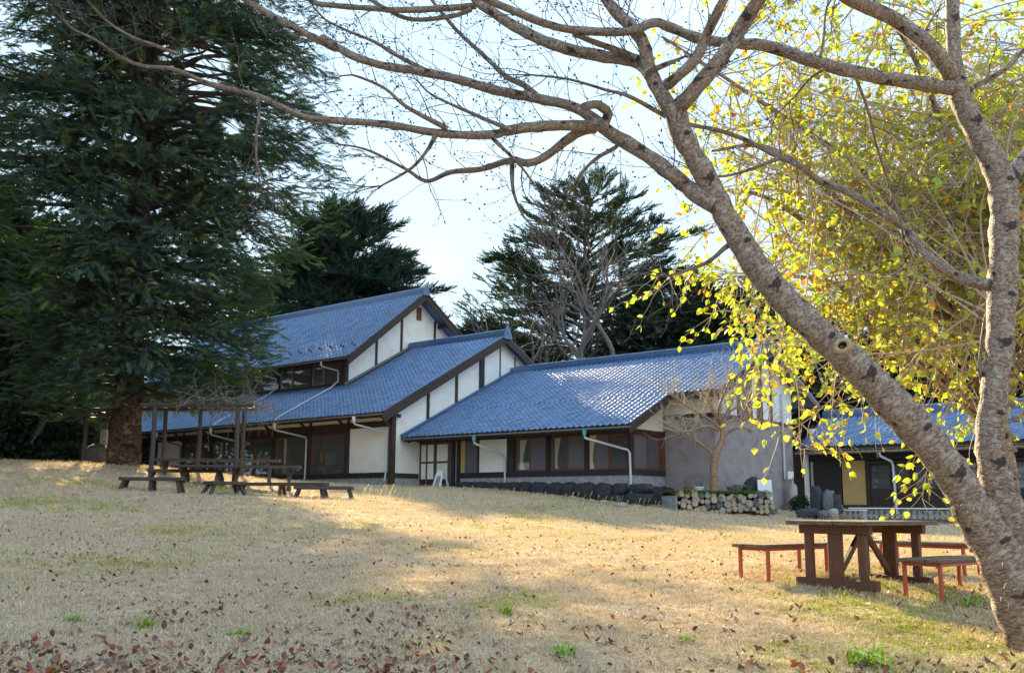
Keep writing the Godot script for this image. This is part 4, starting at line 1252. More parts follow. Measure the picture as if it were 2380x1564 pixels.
func build_yellow_tree() -> void:
	rng.seed = 77
	var base := ground(Vector3(7.6, 0, -15.6))
	var t := thing("yellow_tree", "broadleaved tree with sunlit yellow-green leaves behind the cherry stems", "tree", Transform3D(Basis(), base))
	var cen := Vector3(6.6, 6.5, -15.3) - base
	var rx := Vector3(4.9, 5.0, 3.6)
	var tr := MB.new()
	var sp := spline([Vector3(0, -0.2, 0), Vector3(0.05, 1.2, 0), Vector3(-0.1, 2.6, 0.1), Vector3(0, 4.2, 0)], [0.26, 0.2, 0.17, 0.13], 0.2)
	tr.tube(sp[0], sp[1], 12, false)
	obj("trunk", tr, M["cherry_bark"], t)
	var tw := MB.new()
	var ends := []
	var arms := []
	for k in 15:   # main limbs, crooked, rising and arching out
		var an := TAU * k / 15.0 + rng.randfn() * 0.2
		var e := cen + Vector3(cos(an), rng.randf_range(-0.75, 0.85), sin(an)) * rx * rng.randf_range(0.68, 0.92)
		var o := Vector3(0, rng.randf_range(1.7, 4.1), 0)
		var mid := o.lerp(e, 0.35) + Vector3(0, 0.5, 0) + rand_dir() * 0.35
		var mid2 := o.lerp(e, 0.7) + Vector3(0, 0.6, 0) + rand_dir() * 0.45
		var q := spline([o, mid, mid2, e], [0.075, 0.055, 0.038, 0.018], 0.2)
		var lb := MB.new()
		lb.tube(q[0], q[1], 7, false)
		obj("limb", lb, M["cherry_bark"], t)
		arms.append(q[0])
	for k in 470:   # branches from the limbs into every part of the crown
		var P: PackedVector3Array = arms[rng.randi() % arms.size()]
		var o := P[rng.randi_range(int(P.size() * 0.25), P.size() - 1)]
		var d := rand_dir()
		var goal := cen + d * rx * pow(rng.randf(), 0.33)
		var e := o.lerp(goal, clampf(3.4 / maxf(o.distance_to(goal), 0.1), 0.0, 1.0))
		var q := spline([o, o.lerp(e, 0.4) + rand_dir() * 0.25, o.lerp(e, 0.75) + rand_dir() * 0.25, e], [0.016, 0.012, 0.009, 0.004], 0.2)
		tw.tube(q[0], q[1], 4, false)
		var Q: PackedVector3Array = q[0]
		for i in range(int(Q.size() * 0.3), Q.size()):
			for j in 2:
				var s2 := ((Q[i] - Q[maxi(i - 1, 0)]).normalized() * 0.5 + rand_dir()).normalized()
				var L := rng.randf_range(0.25, 0.8)
				var pp := Q[i]
				var tp := PackedVector3Array([pp])
				var tr2 := PackedFloat32Array([0.006])
				for u in 4:
					s2 = (s2 + rand_dir() * 0.28 + Vector3(0, -0.10, 0)).normalized()
					pp += s2 * L / 4
					tp.append(pp)
					tr2.append(lerpf(0.006, 0.0025, (u + 1) / 4.0))
					if u > 0:
						ends.append([pp, s2])
				tw.tube(tp, tr2, 3, false)
	tag(obj("twigs", tw, M["pale_twig"], t), "", "", "", "stuff")
	var leafs := [leaf_mesh(0.7, 0.25, 0.40), leaf_mesh(-0.5, 0.4, 0.36), leaf_mesh(1.2, 0.15, 0.42)]
	var pal := [Color(0.50, 0.53, 0.10), Color(0.42, 0.50, 0.09), Color(0.58, 0.52, 0.09), Color(0.34, 0.44, 0.08), Color(0.58, 0.44, 0.08), Color(0.54, 0.56, 0.15), Color(0.55, 0.26, 0.05)]
	var lots := []
	for e in ends:
		var keep := 0.55 if e[0].y + base.y < 6.5 else 0.50
		if ((e[0] - cen) / rx).length() < 0.72:   # the leaves are out at the crown's edge
			keep *= 0.6
		if rng.randf() > keep:
			continue
		for k in (2 if rng.randf() < 0.45 else 1):
			var x := (Vector3(e[1].x, e[1].y * 0.4 - 0.45, e[1].z) + rand_dir() * 0.7).normalized()
			var z := x.cross(rand_dir()).normalized()
			var sc := rng.randf_range(0.085, 0.15)
			var tf := Transform3D(Basis(x, z.cross(x), z).scaled_local(Vector3(sc, sc, sc)), e[0])
			lots.append([(e[0] + base - EYE).length() / sc, tf, rng.randi() % 3, pal[[0, 0, 1, 1, 2, 2, 3, 5, 5, 4, 0, 6][rng.randi() % 12]]])
	lots.sort_custom(func(a, b): return a[0] < b[0])
	var lm := []
	for c in pal:
		var m: StandardMaterial3D = M["leaf"].duplicate()
		m.albedo_color = lin(c.r, c.g, c.b)
		lm.append(m)
	var per := [[[], PackedColorArray()], [[], PackedColorArray()], [[], PackedColorArray()]]
	for i in lots.size():
		var q: Array = lots[i]
		if i < 300:
			var o := mi("leaf", leafs[q[2]], lm[pal.find(q[3])], t)
			o.transform = q[1]
		else:
			var g := rng.randf_range(0.8, 1.2)
			per[q[2]][0].append(q[1])
			per[q[2]][1].append(Color(q[3].r * g, q[3].g * g, q[3].b * g))
	for k in 3:
		tag(multi("crown", leafs[k], M["leaf"], per[k][0], per[k][1], t), "", "", "", "stuff")

func shrub(called: String, label: String, base: Vector3, r: Vector3, n: int, col: Color, seed_: int, sz := 0.16, group := "") -> void:
	rng.seed = seed_
	var t := thing(called, label, "shrub", Transform3D(Basis(), base), group)
	var st := MB.new()
	for k in 7:
		var e := Vector3(rng.randfn() * r.x * 0.4, r.y * rng.randf_range(1.0, 1.6), rng.randfn() * r.z * 0.4)
		var q := spline([Vector3(rng.randfn() * 0.1, -0.1, rng.randfn() * 0.1), e * 0.5 + rand_dir() * 0.1, e], [0.04, 0.025, 0.008], 0.3)
		st.tube(q[0], q[1], 5, false)
	obj("stems", st, M["conifer_wood"], t)
	var xf := []
	var cols := PackedColorArray()
	var f := FastNoiseLite.new()
	f.seed = seed_
	f.frequency = 0.5
	while xf.size() < n:
		var d := rand_dir()
		var k := pow(rng.randf(), 0.4) * (1.0 + 0.5 * f.get_noise_3dv(d * 2.5 * r.length()))
		var p := Vector3(0, r.y, 0) + d * r * k
		if p.y < 0.02:
			continue
		var x := (d + rand_dir() * 0.9).normalized()
		var z := x.cross(rand_dir()).normalized()
		var sc := sz * rng.randf_range(0.7, 1.3)
		xf.append(Transform3D(Basis(x, z.cross(x), z).scaled_local(Vector3(sc, sc, sc)), p))
		var g := rng.randf_range(0.65, 1.35)
		cols.append(Color(col.r * g, col.g * g, col.b * g))
	tag(multi("foliage", leaf_mesh(0.5, 0.3, 0.33, 3), M["foliage"], xf, cols, t), "", "", "", "stuff")

# ------------------------------------------------------------------ ground
var patch := FastNoiseLite.new()
func green(x: float, z: float) -> float:   # share of living green grass
	var v := 0.5 + 0.9 * patch.get_noise_2d(x * 3.0, z * 3.0) + 0.35 * patch.get_noise_2d(x * 14.0, z * 14.0)
	var near := clampf((17.0 + z) / 9.0, 0.0, 1.0)      # the grass by the cherry is greener
	var right := clampf((x + 0.5) / 4.0, 0.0, 1.0)
	return clampf(v - 0.60 + 0.42 * near * right + 0.10 * clampf((-x - 5.0) / 8.0, 0, 1), 0.0, 1.0)

func build_lawn() -> void:
	patch.seed = 5
	patch.frequency = 0.06
	patch.fractal_octaves = 4
	var b := MB.new()
	var xs := []
	var zs := []
	var x := -600.0
	while x < 600.0:
		xs.append(x)
		x += clampf(absf(x) * 0.05, 0.35, 60.0)
	xs.append(600.0)
	var z := 60.0
	while z > -900.0:
		zs.append(z)
		z -= 0.35 if z < 2 and z > -45 else clampf(absf(z) * 0.06, 0.8, 80.0)
	zs.append(-900.0)
	var fine := FastNoiseLite.new()
	fine.frequency = 0.35
	for j in zs.size():
		for i in xs.size():
			var h := gh(xs[i], zs[j])
			if zs[j] > -45.0:
				h += 0.025 * fine.get_noise_2d(xs[i] * 3.0, zs[j] * 3.0)
			b.v.append(Vector3(xs[i], h, zs[j]))
			b.n.append(Vector3.UP)
			var g := green(xs[i], zs[j])
			var tan_ := Color(0.70, 0.56, 0.42).lerp(Color(0.62, 0.49, 0.375), clampf(0.5 + patch.get_noise_2d(xs[i] * 5.0 + 90.0, zs[j] * 5.0), 0, 1))
			b.c.append(tan_.lerp(Color(0.33, 0.33, 0.08), g))
			b.uv.append(Vector2.ZERO)
	var w := xs.size()
	for j in zs.size() - 1:
		for i in w - 1:
			var a := j * w + i
			b.ix.append_array(PackedInt32Array([a, a + w, a + 1, a + 1, a + w, a + w + 1]))
	for j in range(1, zs.size() - 1):
		for i in range(1, w - 1):
			var a := j * w + i
			var dx := b.v[a + 1] - b.v[a - 1]
			var dz := b.v[a + w] - b.v[a - w]
			b.n[a] = dx.cross(dz).normalized()
			if b.n[a].y < 0: b.n[a] = -b.n[a]
	var o := obj("lawn_ground", b, M["lawn"])
	tag(o, "dry tan lawn sloping up to the buildings", "lawn", "", "structure")

func tuft_mesh(seed_: int, n: int, tall: float, wide: float, lay: float) -> ArrayMesh:
	var b := MB.new()
	var r := RandomNumberGenerator.new()
	r.seed = seed_
	for k in n:
		var an := r.randf() * TAU
		var d := Vector3(cos(an), 0, sin(an))
		var s := Vector3(-d.z, 0, d.x) * wide * r.randf_range(0.6, 1.3)
		var p := Vector3(r.randfn(), 0, r.randfn()) * 0.022
		var h := tall * r.randf_range(0.45, 1.15)
		var l := lay * r.randf_range(0.3, 1.5)
		var m := p + Vector3(0, h * 0.62, 0) + d * h * l * 0.35
		var e := p + Vector3(0, h * (1.0 - 0.35 * l), 0) + d * h * l * 1.1
		var g := r.randf_range(0.75, 1.25)
		b.col = Color(g, g, g)
		b.quad(p - s, m - s * 0.8, m + s * 0.8, p + s)
		b.tri(m - s * 0.8, e, m + s * 0.8)
	return b.mesh()

func build_grass() -> void:
	rng.seed = 9
	var kinds := [tuft_mesh(1, 9, 0.055, 0.0022, 1.0), tuft_mesh(2, 8, 0.075, 0.0024, 0.7), tuft_mesh(3, 10, 0.045, 0.0026, 1.4)]
	var xf := [[], [], []]
	var cl := [PackedColorArray(), PackedColorArray(), PackedColorArray()]
	for band in [[6.6, 10.0, 26000], [10.0, 14.0, 26000], [14.0, 20.0, 24000], [20.0, 30.0, 26000], [30.0, 40.0, 18000]]:
		for k in band[2]:
			var Z := sqrt(lerpf(band[0] * band[0], band[1] * band[1], rng.randf()))
			var x := Z * rng.randf_range(-0.60, 0.60)
			var p := Vector3(x, gh(x, -Z) - 0.004, -Z)
			var g := green(x, -Z)
			var q := rng.randi() % 3
			var living := rng.randf() < g * 1.1
			var c := Color(0.30, 0.37, 0.05).lerp(Color(0.54, 0.49, 0.09), rng.randf()) if living else Color(0.74, 0.59, 0.43).lerp(Color(0.78, 0.65, 0.49), rng.randf()).lerp(Color(0.40, 0.30, 0.17), rng.randf() * 0.4)
			var clump := 0.5 + 0.5 * patch.get_noise_2d(x * 22.0, Z * 22.0)
			var s := rng.randf_range(0.6, 1.1) * lerpf(0.65, 1.5, clump) * (1.0 + maxf(0.0, Z - 9.0) * 0.035)
			xf[q].append(Transform3D(Basis(Vector3.UP, rng.randf() * TAU).scaled(Vector3(s * 1.15, s * 0.9, s * 1.15)), p))
			cl[q].append(c)
	for q in 3:
		tag(multi("grass", kinds[q], M["grass"], xf[q], cl[q]), "short dry grass with green blades covering the lawn", "grass", "", "stuff")
	# thin stalks that stand up along the lawn's upper edge
	var st := MB.new()
	st.quad(Vector3(-0.006, 0, 0), Vector3(0.06, 0.26, 0), Vector3(0.066, 0.26, 0), Vector3(0.006, 0, 0))
	st.quad(Vector3(0.055, 0.25, 0), Vector3(0.10, 0.36, 0.01), Vector3(0.115, 0.36, -0.01), Vector3(0.067, 0.25, 0))
	var sx := []
	var sc := PackedColorArray()
	for k in 150:
		var X := lerpf(840, 1560, pow(rng.randf(), 1.3))
		var p := ground(at(X, 1165, rng.randf_range(30.5, 33.5)))
		sx.append(Transform3D(Basis(Vector3.UP, rng.randf_range(-0.9, 0.9)).scaled(Vector3.ONE * rng.randf_range(0.5, 1.25)), p))
		sc.append(Color(0.62, 0.52, 0.32))
	tag(multi("grass_stalks", st.mesh(), M["grass"], sx, sc), "thin pale stalks standing along the upper edge of the lawn", "grass", "", "stuff")

func build_fallen_leaves() -> void:
	rng.seed = 21
	var shapes := [leaf_mesh(1.6, 0.55, 0.34, 5), leaf_mesh(-1.3, 0.3, 0.38, 5), leaf_mesh(2.3, 0.9, 0.32, 5)]
	var tone := [[Color(0.28, 0.09, 0.045), "russet"], [Color(0.13, 0.052, 0.034), "dark brown"], [Color(0.36, 0.23, 0.14), "tan"], [Color(0.33, 0.10, 0.03), "rust-orange"], [Color(0.13, 0.085, 0.075), "grey-brown"]]
	var all := []
	for k in 19000:
		var Z := 6.7 + 28.0 * pow(rng.randf(), 2.0)
		var x := Z * rng.randf_range(-0.56, 0.56)
		var bed := 0.75 if Z < 8.2 else lerpf(0.55, 0.27, clampf((Z - 8.2) / 1.6, 0, 1))
		var drift := patch.get_noise_2d(x * 6.0 + 300.0, Z * 6.0)
		if x > -0.5 and Z < 11.0:
			bed *= 0.38
		if rng.randf() > bed + drift * 0.5:
			continue
		var sc := rng.randf_range(0.04, 0.095) if Z < 10 else rng.randf_range(0.04, 0.075)
		var up := (Vector3.UP + rand_dir() * (0.42 if Z < 9 else 0.35)).normalized()
		if rng.randf() < 0.4:
			up = -up
		var X := up.cross(rand_dir()).normalized()
		var tf := Transform3D(Basis(X, up, X.cross(up)).scaled_local(Vector3(sc, sc, sc)), Vector3(x, gh(x, -Z) + 0.022 + 0.02 * rng.randf() * (1.5 if Z < 8.5 else 0.7), -Z))
		all.append([Z / sc, tf, rng.randi() % 3, [0, 0, 1, 1, 2, 3, 4, 1][rng.randi() % 8]])
	all.sort_custom(func(a, b): return a[0] < b[0])
	var lm := []
	for q in tone:
		var m: StandardMaterial3D = M["dry_leaf"].duplicate()
		m.albedo_color = lin(q[0].r, q[0].g, q[0].b)
		lm.append(m)
	var per := [[[], PackedColorArray()], [[], PackedColorArray()], [[], PackedColorArray()]]
	for i in all.size():
		var q: Array = all[i]
		if i < 300:
			var o := mi("fallen_leaf", shapes[q[2]], lm[q[3]])
			o.transform = q[1]
			tag(o, "curled %s fallen leaf lying on the grass in the foreground" % tone[q[3]][1], "leaf", "fallen leaves in the foreground, %s" % tone[q[3]][1])
		else:
			var g := rng.randf_range(0.75, 1.25)
			var c: Color = tone[q[3]][0]
			per[q[2]][0].append(q[1])
			per[q[2]][1].append(Color(c.r * g, c.g * g, c.b * g))
	for k in 3:
		tag(multi("leaf_litter", shapes[k], M["dry_leaf"], per[k][0], per[k][1]), "scattered small brown leaves lying over the lawn", "leaves", "", "stuff")

func build_weeds() -> void:
	rng.seed = 91
	var ms := [tuft_mesh(11, 34, 0.11, 0.004, 1.1), tuft_mesh(12, 26, 0.15, 0.0045, 0.9)]
	var m: StandardMaterial3D = M["grass"].duplicate()
	m.albedo_color = lin(0.24, 0.40, 0.05)
	var at_ := [[2010, 1545, 8.1, 2.2, "large bright green grass clump at the bottom edge, right of centre"], [2255, 1392, 10.6, 1.3, "bright green weed in the shade of the right bench"], [2190, 1372, 11.0, 1.0, "small green weed below the right bench"], [2065, 1360, 11.6, 0.9, "small green weed at the picnic table's foot"], [175, 1452, 9.6, 1.1, "small green weed at the far left of the leaf litter"], [338, 1462, 9.4, 1.0, "small green weed, second from the left in the litter"], [552, 1482, 9.1, 1.0, "small green weed left of the centre litter"], [1310, 1530, 8.4, 1.2, "green weed at the bottom centre among brown leaves"], [1600, 1490, 9.0, 0.9, "green weed right of the bottom centre"], [1180, 1408, 10.3, 1.0, "dull green weed in the shade at the lawn's centre"]]
	for i in at_.size():
		var q: Array = at_[i]
		var o := mi("grass_clump", ms[i % 2], m)
		o.transform = Transform3D(Basis(Vector3.UP, i * 1.3).scaled(Vector3(1.6, 0.9, 1.6) * q[3]), ground(at(q[0], q[1], q[2])))
		tag(o, q[4], "weed", "green clumps in the lawn")

# ------------------------------------------------------------------ furniture
func plank(parent: Node, called: String, t: Transform3D, s: Vector3, m: Material, ch := 0.006) -> MeshInstance3D:
	var b := MB.new()
	b.cbox(Transform3D(), s, ch)
	var o := obj(called, b, m, parent)
	o.transform = t
	return o

func build_near_table() -> void:
	rng.seed = 31
	var e2 := Vector3(0.76, 0, -0.65).normalized()      # along the table
	var e1 := Vector3(-0.65, 0, -0.76).normalized()     # across it
	var cen := Vector3(3.90, 0, -11.1) + e2 * 0.81 + e1 * 0.53
	var gy := gh(cen.x, cen.z)
	var bas := Basis(e2, Vector3.UP, -e1)
	var t := thing("picnic_table", "sturdy brown wooden picnic table with board legs beneath the cherry tree", "table", Transform3D(bas, Vector3(cen.x, gy, cen.z)))
	var top := 1.425 - gy
	for k in 5:
		plank(t, "tabletop_plank", Transform3D(Basis(Vector3.RIGHT, rng.randfn() * 0.004), Vector3(rng.randfn() * 0.008, top - 0.024, -0.426 + k * 0.213)), Vector3(1.62, 0.048, 0.207), M["table_wood"])
	for s in [-1.0, 1.0]:
		var x: float = s * 0.60
		plank(t, "cleat", Transform3D(Basis(), Vector3(x, top - 0.10, 0)), Vector3(0.085, 0.10, 0.90), M["leg_wood"])
		plank(t, "leg", Transform3D(Basis(), Vector3(x, (top - 0.10) / 2, 0)), Vector3(0.06, top - 0.20, 0.17), M["leg_wood"])
		for q in [-1.0, 1.0]:
			plank(t, "leg", Transform3D(Basis(), Vector3(x, (top - 0.10) / 2, q * 0.34)), Vector3(0.075, top - 0.20, 0.095), M["leg_wood"])
		plank(t, "sled_foot", Transform3D(Basis(), Vector3(x, 0.03, 0)), Vector3(0.10, 0.11, 1.02), M["leg_wood"])
		var p := Vector3(s * 0.565, 0.12, 0); var q2 := Vector3(s * 0.05, top - 0.14, 0)
		var br := MB.new()
		br.cbox(along(p, q2, Vector3.BACK), Vector3(0.07, 0.05, p.distance_to(q2)), 0.004)
		obj("brace", br, M["leg_wood"], t)
	plank(t, "stretcher", Transform3D(Basis(), Vector3(0, top - 0.075, 0)), Vector3(1.10, 0.05, 0.08), M["leg_wood"])
	var bench := func(c: Vector3, b: Basis, L: float, label: String) -> void:
		var g := gh(c.x, c.z)
		var o := thing("red_legged_bench", label, "bench", Transform3D(b, Vector3(c.x, g, c.z)), "low benches around the picnic table")
		for k in 3:
			plank(o, "seat_plank", Transform3D(Basis(Vector3.RIGHT, rng.randfn() * 0.006), Vector3(rng.randfn() * 0.01, 0.385, -0.165 + k * 0.165)), Vector3(L, 0.04, 0.158), M["table_wood"])
		for sx in [-1.0, 1.0]:
			for sz in [-1.0, 1.0]:
				var xx: float = sx * (L / 2 - 0.10)
				var g2: float = gh((b * Vector3(xx, 0, sz * 0.2) + c).x, (b * Vector3(xx, 0, sz * 0.2) + c).z) - g
				plank(o, "leg", Transform3D(Basis(), Vector3(xx, (0.36 + g2) / 2 - 0.01, sz * 0.20)), Vector3(0.038, 0.36 - g2 + 0.02, 0.038), M["red_steel"], 0.003)
			plank(o, "end_rail", Transform3D(Basis(), Vector3(sx * (L / 2 - 0.10), 0.345, 0)), Vector3(0.034, 0.034, 0.36), M["red_steel"], 0.003)
		for sz in [-1.0, 1.0]:
			plank(o, "side_rail", Transform3D(Basis(), Vector3(0, 0.345, sz * 0.20)), Vector3(L - 0.242, 0.034, 0.032), M["red_steel"], 0.003)
	bench.call(cen + e1 * 1.02 - e2 * 0.12, bas, 1.45, "low plank bench with red steel legs left of the picnic table")
	bench.call(cen - e1 * 0.98 + e2 * 0.10, bas, 1.45, "low plank bench with red steel legs between the picnic table and cherry trunk")
	bench.call(cen + e2 * 1.75 + e1 * 0.1, Basis(e1, Vector3.UP, e2), 1.3, "low plank bench with red legs, half hidden behind the picnic table")

func long_table(c: Vector3, yaw: float, L: float, label: String) -> void:
	var p := ground(c)
	var o := thing("long_picnic_table", label, "table", Transform3D(Basis(Vector3.UP, yaw), p), "long dark tables by the big conifer")
	for k in 3:
		plank(o, "tabletop_plank", Transform3D(Basis(), Vector3(0, 0.71, -0.24 + k * 0.24)), Vector3(L, 0.085, 0.23), M["old_wood"])
	for s in [-1.0, 0.0, 1.0]:
		var x: float = s * (L / 2 - 0.35)
		for q in [-1.0, 1.0]:
			var b := MB.new()
			var a := Vector3(x + q * 0.03, -0.05, q * 0.42); var d := Vector3(x + q * 0.03, 0.69, -q * 0.22)
			b.cbox(along(a, d, Vector3.RIGHT), Vector3(0.15, 0.08, a.distance_to(d)), 0.004)
			obj("leg", b, M["old_wood"], o)
		plank(o, "cleat", Transform3D(Basis(), Vector3(x, 0.66, 0)), Vector3(0.08, 0.07, 0.6), M["old_wood"])

func long_bench(c: Vector3, yaw: float, L: float, hgt: float, label: String, m: Material, splay := 0.12) -> void:
	var p := ground(c)
	var o := thing("plank_bench", label, "bench", Transform3D(Basis(Vector3.UP, yaw), p), "plank benches on the lawn by the big conifer")
	for k in 2:
		plank(o, "seat_plank", Transform3D(Basis(Vector3.RIGHT, rng.randfn() * 0.01), Vector3(0, hgt - 0.05, -0.13 + k * 0.26)), Vector3(L, 0.10, 0.25), m)
	for s in ([-1.0, 0.0, 1.0] if L > 1.5 else [-1.0, 1.0]):
		for q in [-1.0, 1.0]:
			var b := MB.new()
			var x: float = s * (L / 2 - 0.16)
			var w := Basis(Vector3.UP, yaw) * Vector3(x + s * splay, 0, q * 0.20) + p
			var a := Vector3(x + s * splay, gh(w.x, w.z) - p.y - 0.02, q * 0.22); var d := Vector3(x, hgt - 0.06, q * 0.12)
			b.cbox(along(a, d, Vector3.RIGHT), Vector3(0.10, 0.09, a.distance_to(d)), 0.004)
			obj("leg", b, m, o)
		plank(o, "cleat", Transform3D(Basis(), Vector3(s * (L / 2 - 0.16), hgt - 0.085, 0)), Vector3(0.06, 0.05, 0.36), m)

func build_far_furniture() -> void:
	rng.seed = 41
	long_table(at(505, 1092, 35.5), 0.10, 4.3, "long dark wooden picnic table nearest the hall, by the pergola posts")
	long_table(at(548, 1110, 33.6), 0.06, 4.2, "long dark wooden picnic table with crossed legs in front of the other")
	long_bench(at(432, 1118, 33.9), 0.05, 2.5, 0.42, "dark plank bench half hidden at the left end of the long tables", M["old_wood"])
	long_bench(at(655, 1138, 32.6), -0.16, 3.0, 0.40, "long dark plank bench sloping in front of the long tables", M["old_wood"])
	long_bench(at(352, 1146, 30.0), 0.02, 1.85, 0.42, "short dark bench standing alone on the grass at the left", M["old_wood"])
	long_bench(at(520, 1146, 31.0), 0.9, 1.2, 0.40, "small dark bench with splayed legs turned end-on", M["old_wood"], 0.2)
	long_bench(at(752, 1158, 32.0), 0.05, 1.85, 0.38, "low bench whose top catches the sunlight at the edge of the shade", M["old_wood"])

func build_pergola() -> void:
	rng.seed = 43
	var spots := [[350, 34.2], [545, 34.2], [190, 38.2], [376, 38.6], [458, 38.6], [560, 38.6]]
	var c := ground(at(430, 1090, 36.5))
	var o := thing("pergola", "weathered log pergola on six posts beside the big conifer", "pergola", Transform3D(Basis(), c))
	var tops := []
	for s in spots:
		var p := ground(at(s[0], 1085, s[1])) - c
		var h: float = at(s[0], 946 if s[1] < 36 else 956, s[1]).y - c.y
		var b := MB.new()
		b.tube(PackedVector3Array([p - Vector3(0, 0.1, 0), Vector3(p.x + 0.02, (p.y + h) / 2, p.z), Vector3(p.x, h, p.z)]), PackedFloat32Array([0.085, 0.08, 0.075]), 10)
		obj("post", b, M["old_wood"], o)
		tops.append(Vector3(p.x, h + 0.07, p.z))
	var dirx := Vector3(0.45, 0, 0)
	for q in [[0, 1], [2, 3], [3, 5]]:
		var b := MB.new()
		var d: Vector3 = (tops[q[1]] - tops[q[0]]).normalized() * 0.5
		b.tube(PackedVector3Array([tops[q[0]] - d, tops[q[1]] + d]), PackedFloat32Array([0.07, 0.062]), 8)
		obj("beam", b, M["old_wood"], o)
	for k in 7:
		var s := k / 6.0
		var a: Vector3 = (tops[0] as Vector3).lerp(tops[1], s) + Vector3(0, 0.14, 0.4)
		var e: Vector3 = (tops[3] as Vector3).lerp(tops[5], s) + Vector3(0, 0.14, -0.4)
		var b := MB.new()
		b.tube(PackedVector3Array([a, e]), PackedFloat32Array([0.05, 0.045]), 6)
		obj("cross_pole", b, M["old_wood"], o)
	# climbing vine, bare, tangled over the top
	var v := thing("climbing_vine", "bare tangled vine heaped on top of the log pergola", "vine", Transform3D(Basis(), c + tops[1]))
	var vb := MB.new()
	for k in 110:
		var p := Vector3(rng.randf_range(-2.2, 0.7), rng.randf_range(0.08, 0.25), rng.randf_range(-3.5, 0.5))
		var pts := []
		var rr := []
		var d := rand_dir() * Vector3(1, 0.25, 1)
		for i in 7:
			pts.append(p)
			rr.append(lerpf(0.018, 0.006, i / 6.0))
			d = (d + rand_dir() * 0.5 + Vector3(0, 0.04 if i < 3 else -0.25, 0)).normalized()
			p += d * 0.24
		var sp := spline(pts, rr, 0.12)
		vb.tube(sp[0], sp[1], 4, false)
	obj("stems", vb, M["grey_twig"], v)

